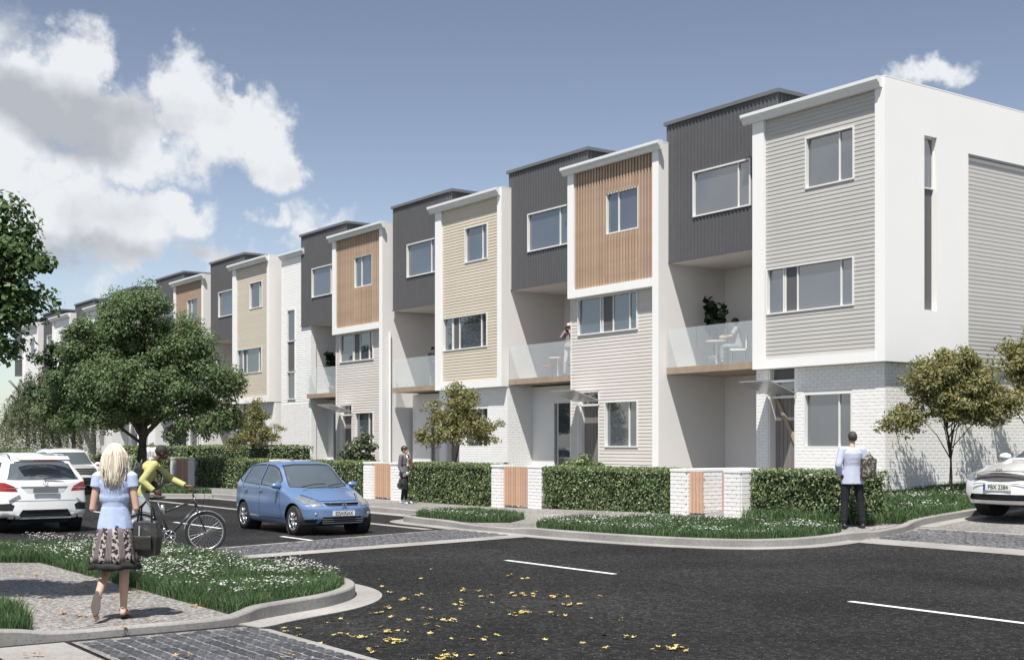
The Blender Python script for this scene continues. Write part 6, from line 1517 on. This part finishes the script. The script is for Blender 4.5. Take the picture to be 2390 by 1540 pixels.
backpack('full black backpack on the back of the man pushing the bicycle',(BX+o_.x,BY+o_.y,.86),rzb,1.12,m_leather,-.32)
# --- far pedestrian in white behind the large tree
t=person('distant person in white shirt on the far pavement right of the tree trunk',(-52.3,18.5,-.03),-20,STD,m_skin,.016,False,1.1,scale=1.06)
topgarment(t,STD,cloth('white_shirt',(.70,.70,.70)),.03,.9,.86,False,.014,'shirt',1.1,.02,5); trousers(t,STD,cloth('grey_trousers',(.2,.2,.22)),.012,1.,.014); shoes(t,STD,m_blkp,.014); shorthair(t,STD['head'],M('grey_hair',(.4,.38,.36),.6),0)
# --- person at the right edge, mostly outside the picture
Jr=J_(kneeR=(.09,.22,.50),ankR=(.09,.30,.10),toeR=(.09,.46,.05),kneeL=(-.09,.02,.50),ankL=(-.09,-.28,.16),toeL=(-.09,-.16,.03),hipR=(.09,0,.9),elL=(-.23,-.05,1.13),wrL=(-.23,.0,.9),wrR=(.23,-.02,.9))
px_,py_=-11.45,19.28
t=person('person stepping in from the right edge, only a brown and white shoe in view',(px_,py_,T(px_,py_)-.145),90,Jr,m_skin,.014,False,1.)
topgarment(t,Jr,cloth('navy_jacket',(.03,.035,.06)),.02,.95,.86,False,.014,'jacket'); trousers(t,Jr,m_jean,.012,1.,.013); shoes(t,Jr,M('brown_white_shoe',(.18,.13,.10),.6,.1,20,col2=(.5,.48,.45),c2scale=18),.009,k=1.05); shorthair(t,Jr['head'],m_shair)
# --- balcony people
def arms(**k): return k
Jh=J_(elL=(-.20,.16,1.30),wrL=(-.06,.15,1.50),elR=(.22,.15,1.28),wrR=(.06,.16,1.50),hdL=(.3,.1,1),hdR=(-.3,.1,1),curl=.7,kneeR=(.12,.06,.49),ankR=(.18,.0,.09),toeR=(.22,.12,.03))
t=person('woman with straw hat photographing from the balcony beside the blush boarding',(-32.55,25.55,3.9),150,Jh,m_skin2,.012,True,.95,rot=.1,scale=1.0,eye=True)
topgarment(t,Jh,cloth('mauve_jacket',(.30,.25,.26)),.018,.92,.96,True,.012,'jacket',1.,.02,6); trousers(t,Jh,cloth('pale_jeans',(.45,.47,.46)),.008,1.,.012,bulk=.92); shoes(t,Jh,m_blkp,.012)
h=MB(); hz=Vector(Jh['head']); h.rings([[hz+Vector((math.cos(a)*r,math.sin(a)*r*1.12-.01,z)) for a in [i*PI/12 for i in range(24)]] for r,z in((.15,.055),(.155,.06),(.09,.07),(.085,.13),(.06,.15),(.01,.152))]); ho=h.build('hat',M('straw_hat',(.55,.48,.38),.8,.1,40),t,smooth=True); MB().torus(hz+Vector((0,-.01,.085)),.089,.012,'Z',24,6).build('hat_band',m_blkp,ho)
longhair(t,Jh['head'],m_brown,.12,8,n=90,rw=.016)
cm=Matrix.Rotation(math.atan2(.8141,.5807)+R(150),3,'Z')@Vector((0,.19,1.60)); q=thing('camera','small black camera held to the face of the woman with the straw hat','camera',(-32.55+cm.x,25.55+cm.y,3.9+1.58),math.atan2(.8141,.5807)+R(150)); MB().box(-.06,.06,-.02,.02,-.035,.035).build('camera_body',m_blkp,q); MB().tube((0,.02,0),(0,.055,0),.028,n=14).build('lens',m_blkp,q)
Js=J_(elR=(.22,.06,1.14),wrR=(.10,.20,1.10),hdR=(-.6,.5,.3),elL=(-.22,.02,1.13),wrL=(-.12,.18,1.0),hdL=(.5,.5,0),curl=.7)
t=person('dark haired woman standing on the balcony of the cream townhouse',(-42.1,26.2,3.9),-150,Js,m_skin2,.013,True,.92,rot=0,scale=.93,eye=True)
topgarment(t,Js,cloth('denim_shirt',(.13,.17,.22)),.016,.9,.9,True,.013,'shirt',1.,.01,7); trousers(t,Js,cloth('grey_jeans',(.16,.18,.21)),.008,.97,.013,bulk=.9); shoes(t,Js,M('white_shoes',(.65,.65,.65),.6),.012); shorthair(t,Js['head'],M('black_hair',(.02,.017,.016),.4),0,1.06)
Jt=J_(pelvis=(0,0,.55),waist=(0,.02,.69),chest=(0,.05,.88),neck=(0,.06,1.05),head=(0,.10,1.18),shL=(-.17,.05,1.0),shR=(.17,.05,1.0),hipL=(-.09,.02,.52),hipR=(.09,.02,.52),kneeL=(-.11,.44,.52),kneeR=(.11,.44,.52),ankL=(-.11,.42,.10),ankR=(.11,.48,.10),toeL=(-.11,.58,.03),toeR=(.11,.64,.03),elL=(-.23,.16,.80),elR=(.23,.16,.80),wrL=(-.12,.38,.80),wrR=(.12,.38,.80),hdL=(.2,1,0),hdR=(-.2,1,0))
t=person('dark haired person seated at a small table on the end house balcony',(-25.35,26.0,3.9),75,Jt,m_skin,.013,False,1.,eye=True,scale=1.04)
topgarment(t,Jt,cloth('grey_tee',(.28,.29,.31)),.016,.4,.48,False,.013,'shirt'); trousers(t,Jt,cloth('grey_shorts',(.2,.21,.24)),.012,.9,.013); shoes(t,Jt,m_blkp,.012); shorthair(t,Jt['head'],M('dark_hair',(.025,.02,.018),.5),0,1.05)
def chair(loc,rz,mat,label):
    t=thing('chair',label,'chair',loc,rz); MB().box(-.22,.22,-.22,.22,.43,.47).build('seat',mat,t); MB().box(-.22,.22,-.25,-.22,.47,.86).build('backrest',mat,t)
    for a in(-1,1):
        for b in(-1,1): MB().tube((a*.19,b*.19,0),(a*.18,b*.18,.43),.015,n=8).build('leg',m_charl,t)
ya=math.atan2(.8141,.5807)
chair((-25.35,26.0,3.9),ya+R(75),m_trim,'white chair under the seated person on the end house balcony')
m_redc=M('red_plastic',(.42,.10,.08),.5,.1,8)
chair((-34.3,26.0,3.9),ya+R(100),m_redc,'red chair left of the small table on the second balcony'); chair((-33.5,26.3,3.9),ya+R(-80),m_redc,'red chair nearer the woman with the straw hat')
def table(loc,label):
    t=thing('cafe_table',label,'table',loc); MB().tube((0,0,.70),(0,0,.725),.30,n=28).build('table_top',m_trim,t,smooth=False); MB().tube((0,0,.03),(0,0,.70),.025,n=10).build('leg',m_trim,t,smooth=True); MB().rings([[Vector((math.cos(a)*r,math.sin(a)*r,z)) for a in [i*PI/10 for i in range(20)]] for r,z in((.24,0),(.22,.02),(.03,.06))]).build('base',m_trim,t)
o_=Matrix.Rotation(ya+R(75),3,'Z')@Vector((0,.62,0)); table((-25.35+o_.x,26.0+o_.y,3.9),'small round white table on the end house balcony'); table((-33.9,26.1,3.9),'small round white table between the red chairs')
